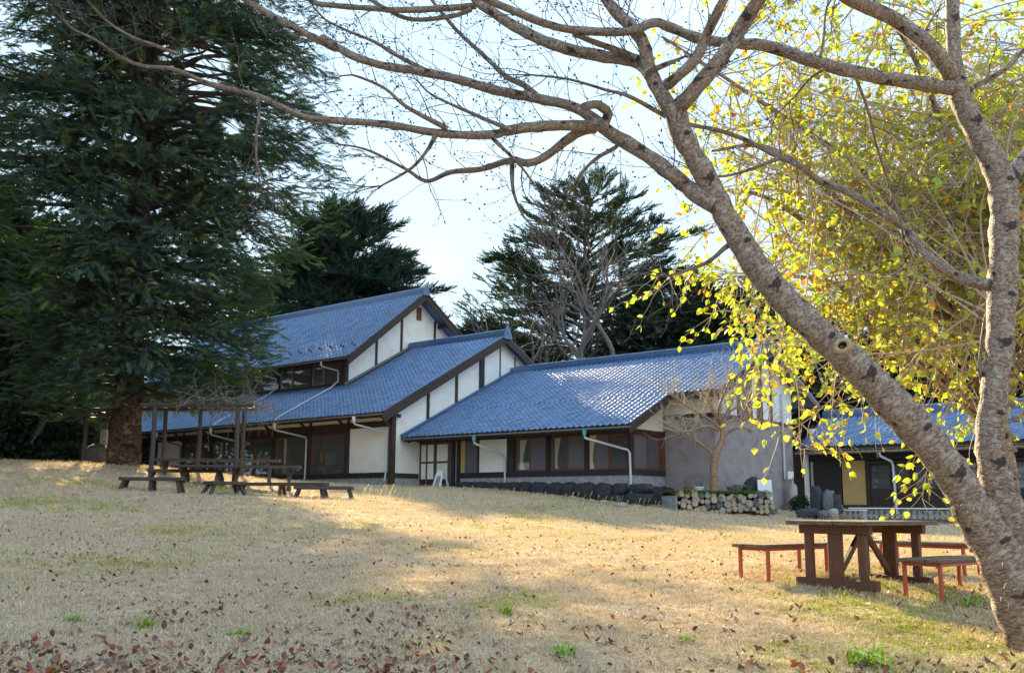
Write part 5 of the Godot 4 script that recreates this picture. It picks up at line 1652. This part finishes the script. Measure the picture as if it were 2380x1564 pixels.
func build_wing_yard() -> void:
	rng.seed = 51
	# log-edged planter in front of the wing
	var A := ground(at(1574, 1190, 34.0))
	var B := ground(at(1790, 1192, 34.6))
	var ux := (B - A); ux.y = 0
	var W := ux.length()
	ux /= W
	var uz := Vector3(ux.z, 0, -ux.x)          # to the back
	if uz.z > 0: uz = -uz
	var base := (A + B) / 2
	var t := thing("log_planter", "raised bed walled with stacked pale log ends, mossy on top", "planter", Transform3D(Basis(ux, Vector3.UP, -uz), base))
	var H := 0.60
	var n := 0
	var row := 0
	var y := 0.02
	while y < H:
		var x := -W / 2 + rng.randf() * 0.1
		while x < W / 2:
			var r := rng.randf_range(0.05, 0.14)
			var b := MB.new()
			var tilt := Vector3(rng.randfn() * 0.22, rng.randfn() * 0.18, 1).normalized()
			var L := rng.randf_range(0.20, 0.28)
			var pc := Vector3(x + r, y + r * 0.9 + rng.randfn() * 0.035, 0.04 + rng.randf() * 0.12)
			b.tube(PackedVector3Array([pc - tilt * L, pc - tilt * 0.02, pc]), PackedFloat32Array([r, r, r * 0.93]), 9, true)
			obj("log", b, M["pale_stone"] if rng.randf() < 0.45 else M["cut_wood"] if rng.randf() < 0.6 else M["grey_stone"], t)
			x += r * 2.05
			n += 1
		y += 0.165
		row += 1
	var bed := MB.new()
	var nx := 24
	var nz := 8
	for j in nz + 1:
		for i in nx + 1:
			var px := (i / float(nx) - 0.5) * (W + 0.1)
			var pz := -1.5 * j / nz + 0.02
			bed.v.append(Vector3(px, H + 0.02 + 0.10 * sin(PI * j / nz) + 0.05 * noise.get_noise_2d(px * 60, pz * 60), pz))
			bed.n.append(Vector3.UP); bed.c.append(Color(1, 1, 1)); bed.uv.append(Vector2.ZERO)
	for j in nz:
		for i in nx:
			var a := j * (nx + 1) + i
			bed.ix.append_array(PackedInt32Array([a, a + nx + 1, a + 1, a + 1, a + nx + 1, a + nx + 2]))
	obj("soil", bed, M["moss"], t)
	plank(t, "rear_board", Transform3D(Basis(), Vector3(0, H / 2 - 0.1, -1.5)), Vector3(W, H + 0.2, 0.06), M["old_wood"])
	for s in [-1.0, 1.0]:
		plank(t, "side_board", Transform3D(Basis(), Vector3(s * W / 2, H / 2 - 0.1, -0.74)), Vector3(0.06, H + 0.2, 1.44), M["concrete"])
	var mx := []
	var mc := PackedColorArray()
	for k in 1800:
		mx.append(Transform3D(Basis(Vector3.UP, rng.randf() * TAU).scaled(Vector3.ONE * rng.randf_range(1.0, 1.9)), Vector3(rng.randf_range(-W / 2, W / 2), H + 0.05 + 0.08 * rng.randf(), rng.randf_range(-1.4, 0.1))))
		mc.append(Color(0.05, 0.11, 0.02).lerp(Color(0.12, 0.16, 0.03), rng.randf()))
	tag(multi("moss_tufts", tuft_mesh(8, 9, 0.06, 0.006, 1.0), M["grass"], mx, mc, t), "", "", "", "stuff")
	# crape myrtle: stubby pollarded trunk, knuckles, a brush of thin shoots
	var tb := at(1660, 1132, 34.9)
	tb.y = base.y + H + 0.08
	var m := thing("pollarded_tree", "small bare pollarded tree with pale branches growing in the log-edged bed", "tree", Transform3D(Basis(), tb))
	var tr := MB.new()
	var pt := func(x: float, yy: float, dz := 0.0) -> Vector3: return at(x, yy, 34.9 + dz) - tb
	var sp := spline([Vector3(0, -0.15, 0), pt.call(1660, 1095), pt.call(1664, 1060), pt.call(1680, 1015), pt.call(1678, 985)], [0.15, 0.13, 0.125, 0.09, 0.085], 0.08)
	tr.tube(sp[0], sp[1], 12, true, noise, 0.3)
	obj("trunk", tr, M["myrtle_bark"], m)
	var arms := [[[1664, 1062], [1640, 1040], [1600, 1012], [1565, 990], [0.3]], [[1678, 990], [1655, 950], [1648, 925], [1645, 905], [-0.2]], [[1680, 1000], [1640, 968], [1600, 945], [1560, 915], [-0.5]], [[1678, 985], [1700, 955], [1735, 935], [1778, 905], [0.4]], [[1684, 1012], [1700, 1000], [1722, 995], [1745, 1000], [-0.4]], [[1676, 985], [1690, 960], [1702, 930], [1706, 915], [0.7]], [[1670, 1000], [1640, 990], [1610, 1000], [1585, 1005], [-0.8]], [[1680, 985], [1720, 975], [1760, 985], [1785, 995], [0.8]], [[1678, 990], [1672, 950], [1690, 900], [1700, 880], [-0.9]]]
	var shoots := MB.new()
	for a in arms:
		var z: float = a[4][0]
		var q := spline([pt.call(a[0][0], a[0][1]), pt.call(a[1][0], a[1][1], z * 0.4), pt.call(a[2][0], a[2][1], z * 0.8), pt.call(a[3][0], a[3][1], z)], [0.06, 0.045, 0.036, 0.030], 0.08)
		var b := MB.new()
		b.tube(q[0], q[1], 7, true, noise, 0.4)
		obj("branch", b, M["myrtle_bark"], m)
		var P: PackedVector3Array = q[0]
		rock(m, "knuckle", P[P.size() - 1], Vector3(0.07, 0.07, 0.07), M["myrtle_bark"], 300 + int(a[3][0]))
		for i in range(int(P.size() * 0.4), P.size()):
			for k in (6 if i == P.size() - 1 else 1):
				var d := (Vector3(0, 0.75, 0) + rand_dir() * 0.9 + Vector3(P[i].x, 0, P[i].z) * 0.25).normalized()
				twig(shoots, null, P[i], d, rng.randf_range(0.45, 1.25), 0.011, 1, 0.16, 0.10)
	for k in 26:
		var e: Vector3 = sp[0][sp[0].size() - 1]
		twig(shoots, null, e + Vector3(rng.randfn() * 0.2, 0.3 + rng.randfn() * 0.2, rng.randfn() * 0.2), (Vector3(0, 1, 0) + rand_dir() * 0.8).normalized(), rng.randf_range(0.7, 1.5), 0.012, 1, 0.14, 0.12)
	tag(obj("shoots", shoots, M["pale_twig"], m), "", "", "", "stuff")
	# white boards leaning by the bed
	var wb := at(1778, 1108, 35.6)
	var wg := gh(wb.x, wb.z)
	var w := thing("white_board", "tall white board leaning beside the log-edged bed", "board", Transform3D(Basis(Vector3.UP, 0.25), Vector3(wb.x, wg, wb.z)))
	plank(w, "panel", Transform3D(Basis(Vector3.RIGHT, -0.06), Vector3(0, 0.62, 0)), Vector3(0.55, 1.24, 0.03), M["white_paint"])
	plank(w, "prop", Transform3D(Basis(Vector3.RIGHT, 0.22), Vector3(0, 0.5, -0.16)), Vector3(0.05, 1.05, 0.04), M["old_wood"])
	# pots along the wing
	var pots := [[1600, 1128, 35.4, "clay_pot", "brown clay pot on the left corner of the log-edged bed"], [1625, 1128, 35.6, "white_paint", "white flower pot behind the pollarded tree, left of its trunk"], [1700, 1128, 35.7, "grey_stone", "grey stone pot just right of the pollarded trunk"], [1738, 1126, 35.6, "plastic_dark", "black plant pot near the white board"]]
	for q in pots:
		var pp := at(q[0], q[1], q[2])
		var po := thing("plant_pot", q[4], "pot", Transform3D(Basis(), Vector3(pp.x, base.y + H + 0.05, pp.z)), "pots on the log-edged bed")
		var b := MB.new()
		b.tube(PackedVector3Array([Vector3(0, 0, 0), Vector3(0, 0.24, 0), Vector3(0, 0.24, 0), Vector3(0, 0.29, 0), Vector3(0, 0.29, 0), Vector3(0, 0.22, 0)]), PackedFloat32Array([0.10, 0.15, 0.17, 0.17, 0.14, 0.13]), 14)
		obj("pot", b, M[q[3]], po)
		var s := MB.new()
		for k in 9:
			twig(s, null, Vector3(rng.randfn() * 0.05, 0.22, rng.randfn() * 0.05), (Vector3.UP + rand_dir() * 0.8).normalized(), rng.randf_range(0.15, 0.35), 0.008, 1)
		obj("plant", s, M["moss"], po)
	for q in [[1722, 1118, 36.0, Vector3(0.35, 0.28, 0.3), "grey_stone"], [1752, 1112, 36.1, Vector3(0.34, 0.42, 0.3), "dark_stone"]]:
		var pp := at(q[0], q[1], q[2])
		var o := rock(null, "garden_rock", Vector3(pp.x, base.y + H + q[3].y * 0.6, pp.z), q[3], M[q[4]], int(q[0]))
		tag(o, "grey rock on the bed behind the pots" if q[0] < 1730 else "dark rock on the bed beside the white board", "rock", "rocks on the raised bed")
	# gas cylinder at the foot of the rain pipe
	var gp := yard * Vector3(13.5, 0, -9.2)
	gp.y = gh(gp.x, gp.z)
	var gc := thing("gas_cylinder", "grey gas cylinder standing by the wing's far corner", "cylinder", Transform3D(Basis(), gp))
	var g := MB.new()
	g.tube(PackedVector3Array([Vector3(0, 0, 0), Vector3(0, 0.06, 0), Vector3(0, 0.95, 0), Vector3(0, 1.05, 0), Vector3(0, 1.10, 0)]), PackedFloat32Array([0.17, 0.18, 0.18, 0.13, 0.05]), 18)
	obj("tank", g, M["steel"], gc)
	pipe(gc, "valve", [Vector3(0, 1.10, 0), Vector3(0, 1.22, 0)], 0.03, M["steel"])
	plank(gc, "regulator_box", Transform3D(Basis(), Vector3(-0.05, 1.42, -0.1)), Vector3(0.24, 0.3, 0.14), M["white_paint"])
	pipe(gc, "hose", [Vector3(0, 1.22, 0), Vector3(0.08, 1.3, 0), Vector3(0, 1.36, -0.05)], 0.012, M["plastic_dark"])
	shrub("clipped_shrub", "small dark shrub at the foot of the gas cylinder", ground(gp + Vector3(0.1, 0, 0.55)), Vector3(0.4, 0.32, 0.35), 700, Color(0.03, 0.05, 0.022), 61, 0.10)
	# white A-board by the entrance
	var ap := yard * Vector3(2.35, 0, -0.55)
	ap.y = gh(ap.x, ap.z)
	var ab := thing("folding_sign", "small white folding signboard by the lattice entrance door", "sign", Transform3D(yard.basis, ap))
	for s in [-1.0, 1.0]:
		slab(ab, "panel", PackedVector2Array([Vector2(-0.24, 0.02), Vector2(-0.20, 0.55), Vector2(-0.12, 0.66), Vector2(0.12, 0.66), Vector2(0.20, 0.55), Vector2(0.24, 0.02), Vector2(0.13, 0.02), Vector2(0.12, 0.46), Vector2(-0.12, 0.46), Vector2(-0.13, 0.02)]), M["white_paint"], func(p): return Vector3(p.x, p.y, s * (0.24 - p.y * 0.33)), Vector3(0, 0, 0.02 * s))
	plank(ab, "board", Transform3D(Basis(Vector3.RIGHT, -0.33), Vector3(0, 0.24, 0.15)), Vector3(0.23, 0.40, 0.012), M["mortar"])
	# loose stones along the footing
	for q in [[1404, 1160, 34.6, 0.13, "pale upright stone at the foot of the wing footing"], [1432, 1166, 34.0, 0.10, "small pale stone just right of the upright one"], [1445, 1176, 33.2, 0.16, "largest pale loose stone, nearest the lawn edge"], [1375, 1150, 35.3, 0.09, "small pale stone left of the upright one"], [1330, 1140, 36.4, 0.10, "leftmost small pale stone below the wing footing"]]:
		var pp := ground(at(q[0], q[1], q[2]))
		var o := rock(null, "loose_stone", pp + Vector3(0, q[3] * 0.4, 0), Vector3(q[3] * 1.2, q[3] * 0.7, q[3]), M["pale_stone"], int(q[0]))
		tag(o, q[4], "stone", "loose stones below the footing")

func build_house_yard() -> void:
	rng.seed = 71
	# upright rocks in front of the low house
	var rocks := [[1880, 34.6, 0.42, 0.20, 0.34, "dark_stone", "long low black rock lying in front of the house"], [1900, 35.0, 0.20, 0.62, 0.24, "dark_stone", "tall dark standing rock before the ochre panel"], [1928, 34.9, 0.30, 0.56, 0.26, "grey_stone", "broad grey standing rock beside the dark one"], [1946, 34.8, 0.17, 0.48, 0.2, "dark_stone", "narrow dark rock at the right of the standing rocks"], [1938, 34.2, 0.20, 0.22, 0.2, "pale_stone", "small pale round rock at the foot of the standing rocks"], [1915, 34.2, 0.22, 0.18, 0.2, "grey_stone", "small grey rock at the foot of the standing rocks"], [1958, 34.3, 0.14, 0.13, 0.14, "clay_pot", "small brown stone right of the standing rocks"]]
	for i in rocks.size():
		var q: Array = rocks[i]
		var p := ground(at(q[0], 1200, q[1]))
		tag(rock(null, "standing_rock", p + Vector3(0, q[3] * 0.85, 0), Vector3(q[2], q[3], q[4]), M[q[5]], 500 + i, rng.randf()), q[6], "rock", "rocks before the low house")
	# low bench of concrete blocks and a long white board
	var c := ground(at(2125, 1198, 34.6))
	var o := thing("block_bench", "long pale board laid on hollow concrete blocks before the low house", "bench", Transform3D(yard.basis, c))
	plank(o, "board", Transform3D(Basis(), Vector3(0, 0.46, 0)), Vector3(4.4, 0.045, 0.42), M["white_board"])
	for k in 8:
		var b := MB.new()
		var x := -1.95 + k * 0.56
		for y in [0.0, 0.19]:
			for sy in [0.0, 0.15]:
				b.box(Transform3D(Basis(), Vector3(x, y + 0.02 + sy + 0.02, 0)), Vector3(0.39, 0.035, 0.19))
			for sx in [-0.18, 0.0, 0.18]:
				b.box(Transform3D(Basis(), Vector3(x + sx, y + 0.115, 0)), Vector3(0.035, 0.114, 0.188))
		obj("concrete_block", b, M["concrete"], o)
	plank(o, "kerb_board", Transform3D(Basis(), Vector3(0, 0.05, 0.42)), Vector3(5.2, 0.14, 0.10), M["grey_stone"])
	var s := ground(at(1990, 1197, 34.8))
	var st := thing("small_stand", "low pale stand beside the standing rocks", "stand", Transform3D(yard.basis, s))
	plank(st, "top", Transform3D(Basis(), Vector3(0, 0.36, 0)), Vector3(0.7, 0.04, 0.35), M["white_board"])
	for sx in [-0.3, 0.3]:
		plank(st, "leg", Transform3D(Basis(), Vector3(sx, 0.16, 0)), Vector3(0.05, 0.36, 0.3), M["concrete"])

func build_left_corner() -> void:
	rng.seed = 81
	var p := ground(at(221, 1082, 39.5))
	var o := rock(null, "round_stone", p + Vector3(0, 0.32, 0), Vector3(0.48, 0.46, 0.44), M["grey_stone"], 801)
	tag(o, "rounded grey stone dome left of the big conifer's trunk", "stone")
	var q := ground(at(236, 1080, 41.0))
	var l := thing("stone_lantern", "slim pale stone pillar with a cap behind the rounded stone", "lantern", Transform3D(Basis(), q))
	plank(l, "shaft", Transform3D(Basis(), Vector3(0, 0.75, 0)), Vector3(0.24, 1.5, 0.24), M["concrete"])
	plank(l, "cap", Transform3D(Basis(), Vector3(0, 1.56, 0)), Vector3(0.42, 0.12, 0.42), M["grey_stone"])
	plank(l, "finial", Transform3D(Basis(), Vector3(0, 1.68, 0)), Vector3(0.18, 0.12, 0.18), M["grey_stone"])
	plank(l, "plinth", Transform3D(Basis(), Vector3(0, 0.02, 0)), Vector3(0.42, 0.12, 0.42), M["grey_stone"])

func sky_image() -> ImageTexture:
	var w := 1024
	var h := 512
	var im := Image.create(w, h, false, Image.FORMAT_RGBF)
	var s := SUN.normalized()
	var f := FastNoiseLite.new()
	f.seed = 12
	f.frequency = 1.6
	f.fractal_octaves = 5
	var puff := at(1030, 668, 10.0) - EYE
	puff = puff.normalized()
	for y in h:
		var el := PI * (0.5 - (y + 0.5) / h)
		for x in w:
			var az := TAU * ((x + 0.5) / w - 0.5)
			var d := Vector3(sin(az) * cos(el), sin(el), -cos(az) * cos(el))
			var up := clampf(d.y, 0.0, 1.0)
			var c := Vector3(0.178, 0.220, 0.255).lerp(Vector3(0.150, 0.226, 0.315), pow(up, 0.8))
			var an := acos(clampf(d.dot(s), -1, 1))
			# air brightens round the sun
			c += Vector3(1.0, 0.98, 0.93) * (0.05 * exp(-an / 0.4) + 0.3 * exp(-an / 0.11) + 6.0 * exp(-pow(an / 0.03, 2)))
			# thin high cloud and one small puff over the roofs
			var cl := smoothstep(0.12, 0.6, f.get_noise_3d(d.x * 1.3, d.y * 3.2, d.z * 1.3))
			c = c.lerp(Vector3(0.27, 0.27, 0.27), 0.25 * cl * smoothstep(0.02, 0.2, d.y))
			var pa := (d - puff) * Vector3(1, 1.5, 1)
			var pf := smoothstep(0.055, 0.02, pa.length() + 0.03 * f.get_noise_3dv(d * 18.0))
			c = c.lerp(Vector3(0.36, 0.35, 0.33), pf * 0.9)
			if d.y < 0:
				c = Vector3(0.15, 0.135, 0.10)
			im.set_pixel(x, y, Color(c.x, c.y, c.z))
	return ImageTexture.create_from_image(im)

func _ready() -> void:
	rng.seed = 1
	noise.seed = 2
	noise.frequency = 0.3
	# camera
	var cam := Camera3D.new()
	cam.name = "camera"
	cam.position = EYE
	cam.basis = Basis(Vector3.RIGHT, PITCH) * Basis(Vector3.BACK, -ROLL)
	cam.fov = rad_to_deg(2.0 * atan(782.0 / F))
	cam.near = 0.1
	cam.far = 3000.0
	add_child(cam)
	# sky, exposure
	var env := Environment.new()
	env.background_mode = Environment.BG_SKY
	var sm := PanoramaSkyMaterial.new()
	sm.panorama = sky_image()
	var sky := Sky.new()
	sky.sky_material = sm
	env.sky = sky
	env.background_energy_multiplier = 1.0
	env.tonemap_mode = Environment.TONE_MAPPER_LINEAR
	env.tonemap_exposure = 5.3
	env.sdfgi_enabled = true
	env.ssao_enabled = true
	env.ssil_enabled = true
	var we := WorldEnvironment.new()
	we.name = "world_environment"
	we.environment = env
	add_child(we)
	# sun, low behind the big conifer
	var sun := DirectionalLight3D.new()
	sun.name = "sun"
	sun.light_energy = 1.2
	sun.light_color = Color(1.0, 0.91, 0.74)
	sun.light_angular_distance = 0.6
	sun.shadow_enabled = true
	sun.basis = Basis.looking_at(-SUN)
	add_child(sun)

	make_materials()
	make_tile()
	build_lawn()
	build_hall()
	build_wing()
	build_house()
	print("buildings ", Time.get_ticks_msec())
	# trees
	conifer("big_conifer", "huge dark conifer on the left with the sun glinting through its branches", ground(at(281, 1082, 38.0)), 28.5, [[2.3, 3.7], [4.7, 4.6], [7.4, 5.9], [9.5, 6.5], [12.0, 7.0], [15.0, 7.0], [18.0, 6.3], [22.0, 4.9], [28.5, 0.4]],
		{"seed": 101, "shell": 9000, "r0": 0.56, "branches": 430, "rise": 0.30, "droop": 0.34, "density": 5.4, "inner": 0.20, "fan": 0.48, "hang": 0.16, "tip": 0.02, "size": 0.70, "spray_droop": 0.10, "wide": 0.021, "shoots": 22, "wild": 0.6, "col": Color(0.080, 0.130, 0.108), "col2": Color(0.15, 0.175, 0.07), "tips": 0.2, "sway": 0.4,
		"gaps": [[at(473, 150, 38.0), 0.95], [at(462, 218, 38.0), 0.75], [at(520, 290, 36.0), 0.45], [at(420, 300, 37.0), 0.4], [at(330, 280, 37.0), 0.35], [at(140, 470, 37.0), 0.5], [at(60, 520, 37.0), 0.4], [at(350, 480, 37.0), 0.3], [at(230, 120, 37.0), 0.35]]})
	conifer("rear_conifer", "rounded dense dark conifer rising behind the hall's upper roof", ground(at(790, 1000, 78.0)), 21.6, [[2.0, 7.0], [8.0, 7.8], [13.0, 7.2], [17.0, 5.4], [20.0, 2.8], [21.6, 0.6]],
		{"seed": 102, "shell": 12000, "r0": 0.5, "branches": 260, "rise": 0.55, "droop": 0.25, "density": 4.2, "inner": 0.35, "fan": 0.5, "hang": 0.1, "tip": 0.3, "size": 1.15, "spray_droop": 0.05, "wide": 0.034, "wild": 0.6, "col": Color(0.050, 0.080, 0.070), "col2": Color(0.085, 0.11, 0.07), "spray_up": 0.3})
	conifer("spiky_conifer", "broad open-branched conifer with upswept tips behind the wing's roof", ground(at(1372, 1000, 74.0)), 22.4, [[2.0, 8.4], [9.5, 9.2], [12.4, 8.9], [15.7, 7.9], [18.5, 5.7], [20.9, 3.2], [22.4, 1.3]],
		{"seed": 103, "shell": 5500, "r0": 0.55, "branches": 120, "rise": 0.36, "droop": 0.10, "density": 3.4, "inner": 0.45, "fan": 0.40, "hang": 0.05, "tip": 0.28, "size": 1.2, "spray_droop": 0.0, "wide": 0.034, "wild": 0.4, "col": Color(0.072, 0.095, 0.078), "col2": Color(0.15, 0.155, 0.085), "tips": 0.25, "spray_up": 0.28})
	var wood := [[-20, 60, 14.0, 6.0, "dark tree of the wood at the far left edge"], [120, 66, 16.5, 6.0, "dark tree behind the round stone at the left"], [560, 92, 19.0, 6.5, "dark tree left of the rounded conifer behind the hall"], [930, 90, 17.0, 5.0, "dark tree right of the rounded conifer behind the hall"], [1120, 72, 11.5, 5.5, "dark low tree in the gap behind the two ridges"], [1580, 66, 14.5, 6.5, "dark tree right of the spiky conifer behind the wing"], [1760, 70, 15.0, 6.5, "dark tree behind the wing's far ridge end"], [1960, 64, 12.0, 6.0, "dark tree behind the low house's left end"], [2180, 66, 13.0, 6.5, "dark tree behind the middle of the low house"], [2400, 64, 13.5, 6.5, "dark tree behind the low house at the right edge"]]
	for i in wood.size():
		var q: Array = wood[i]
		conifer("wood_tree", q[4], ground(at(q[0], 1050, q[1])), q[2], [[1.0, q[3] * 0.8], [q[2] * 0.35, q[3]], [q[2] * 0.7, q[3] * 0.75], [q[2], 0.5]],
			{"seed": 110 + i, "shell": 4500, "r0": 0.35, "branches": 130, "rise": 0.45, "droop": 0.25, "density": 3.4, "inner": 0.3, "fan": 0.5, "hang": 0.2, "tip": 0.15, "size": 1.25, "spray_droop": 0.1, "wide": 0.036, "wild": 0.6, "col": Color(0.046, 0.070, 0.052), "col2": Color(0.09, 0.105, 0.05), "shoots": 14}).set_meta("group", "dark trees of the wood behind the buildings")
	# woods beyond the left of the picture, which the windows mirror
	for i in 8:
		var q: Array = [[-26.0, 30.0, 15.0], [-32.0, 22.0, 17.0], [-30.0, 38.0, 18.0], [-40.0, 31.0, 19.0], [-36.0, 12.0, 16.0], [-44.0, 20.0, 18.0], [-27.0, 46.0, 16.0], [-38.0, 2.0, 17.0]][i]
		conifer("wood_tree", ["nearest dark tree beyond the left edge of the lawn", "dark tree left of the lawn, level with its middle", "dark tree left of the thicket", "tall dark tree at the back of the left wood", "dark tree left of the lawn's lower half", "dark tree deep in the left wood", "dark tree behind the left thicket", "dark tree left of where the picture was taken"][i], ground(Vector3(q[0], 0, -q[1])), q[2], [[0.8, 4.6], [q[2] * 0.35, 5.6], [q[2] * 0.7, 4.2], [q[2], 0.5]],
			{"seed": 140 + i, "r0": 0.35, "branches": 70, "rise": 0.45, "droop": 0.25, "density": 2.2, "inner": 0.25, "fan": 0.5, "hang": 0.2, "tip": 0.15, "size": 2.1, "spray_droop": 0.1, "wide": 0.06, "col": Color(0.036, 0.058, 0.040), "col2": Color(0.07, 0.085, 0.04), "shoots": 13}).set_meta("group", "dark trees of the left wood")
	print("conifers ", Time.get_ticks_msec())
	bare_tree("bare_tree", "bare grey tree with forking limbs in front of the spiky conifer", ground(at(1400, 1000, 57.0)), 4.6, 0.30, 5, 0.62, 0.03, M["grey_twig"], M["grey_twig"], 201, Vector3(-0.3, 0, 0))
	bare_tree("bare_tree", "bare grey tree left of the other, its twigs over the middle ridge", ground(at(1250, 1000, 58.0)), 3.6, 0.24, 5, 0.66, 0.03, M["grey_twig"], M["grey_twig"], 202, Vector3(0.4, 0, 0))
	for i in 9:
		var q: Array = [[-10, 41.5, 1.9, 2.1], [60, 43.0, 2.2, 2.4], [130, 42.5, 1.8, 1.9], [165, 46.0, 2.4, 2.9], [30, 48.0, 3.0, 3.6], [95, 52.0, 3.4, 4.2], [-60, 45.0, 2.4, 2.8], [230, 56.0, 3.0, 2.6], [160, 41.0, 0.9, 0.6]][i]
		shrub("dark_shrub", ["dark evergreen shrub at the left edge of the lawn", "dark evergreen shrub, second from the left edge of the lawn", "dark evergreen shrub left of the pergola's outer post", "dark evergreen shrub behind the pergola's outer post", "tall dark shrub at the back of the left thicket", "tallest dark shrub of the left thicket", "dark shrub cut by the picture's left edge", "dark shrub behind the big conifer's trunk", "low scrubby shrub by the pergola's outer post"][i], ground(at(q[0], 1080, q[1])), Vector3(q[2], q[3] * 0.62, q[2] * 0.8), 2600, Color(0.036, 0.056, 0.032), 301 + i, 0.26, "dark shrubs of the left thicket")
	build_yellow_tree()
	rng.seed = 55
	build_cherry()
	print("trees ", Time.get_ticks_msec())
	build_near_table()
	build_far_furniture()
	build_pergola()
	build_wing_yard()
	build_house_yard()
	build_left_corner()
	build_fallen_leaves()
	build_grass()
	build_weeds()
	print("done ", Time.get_ticks_msec())
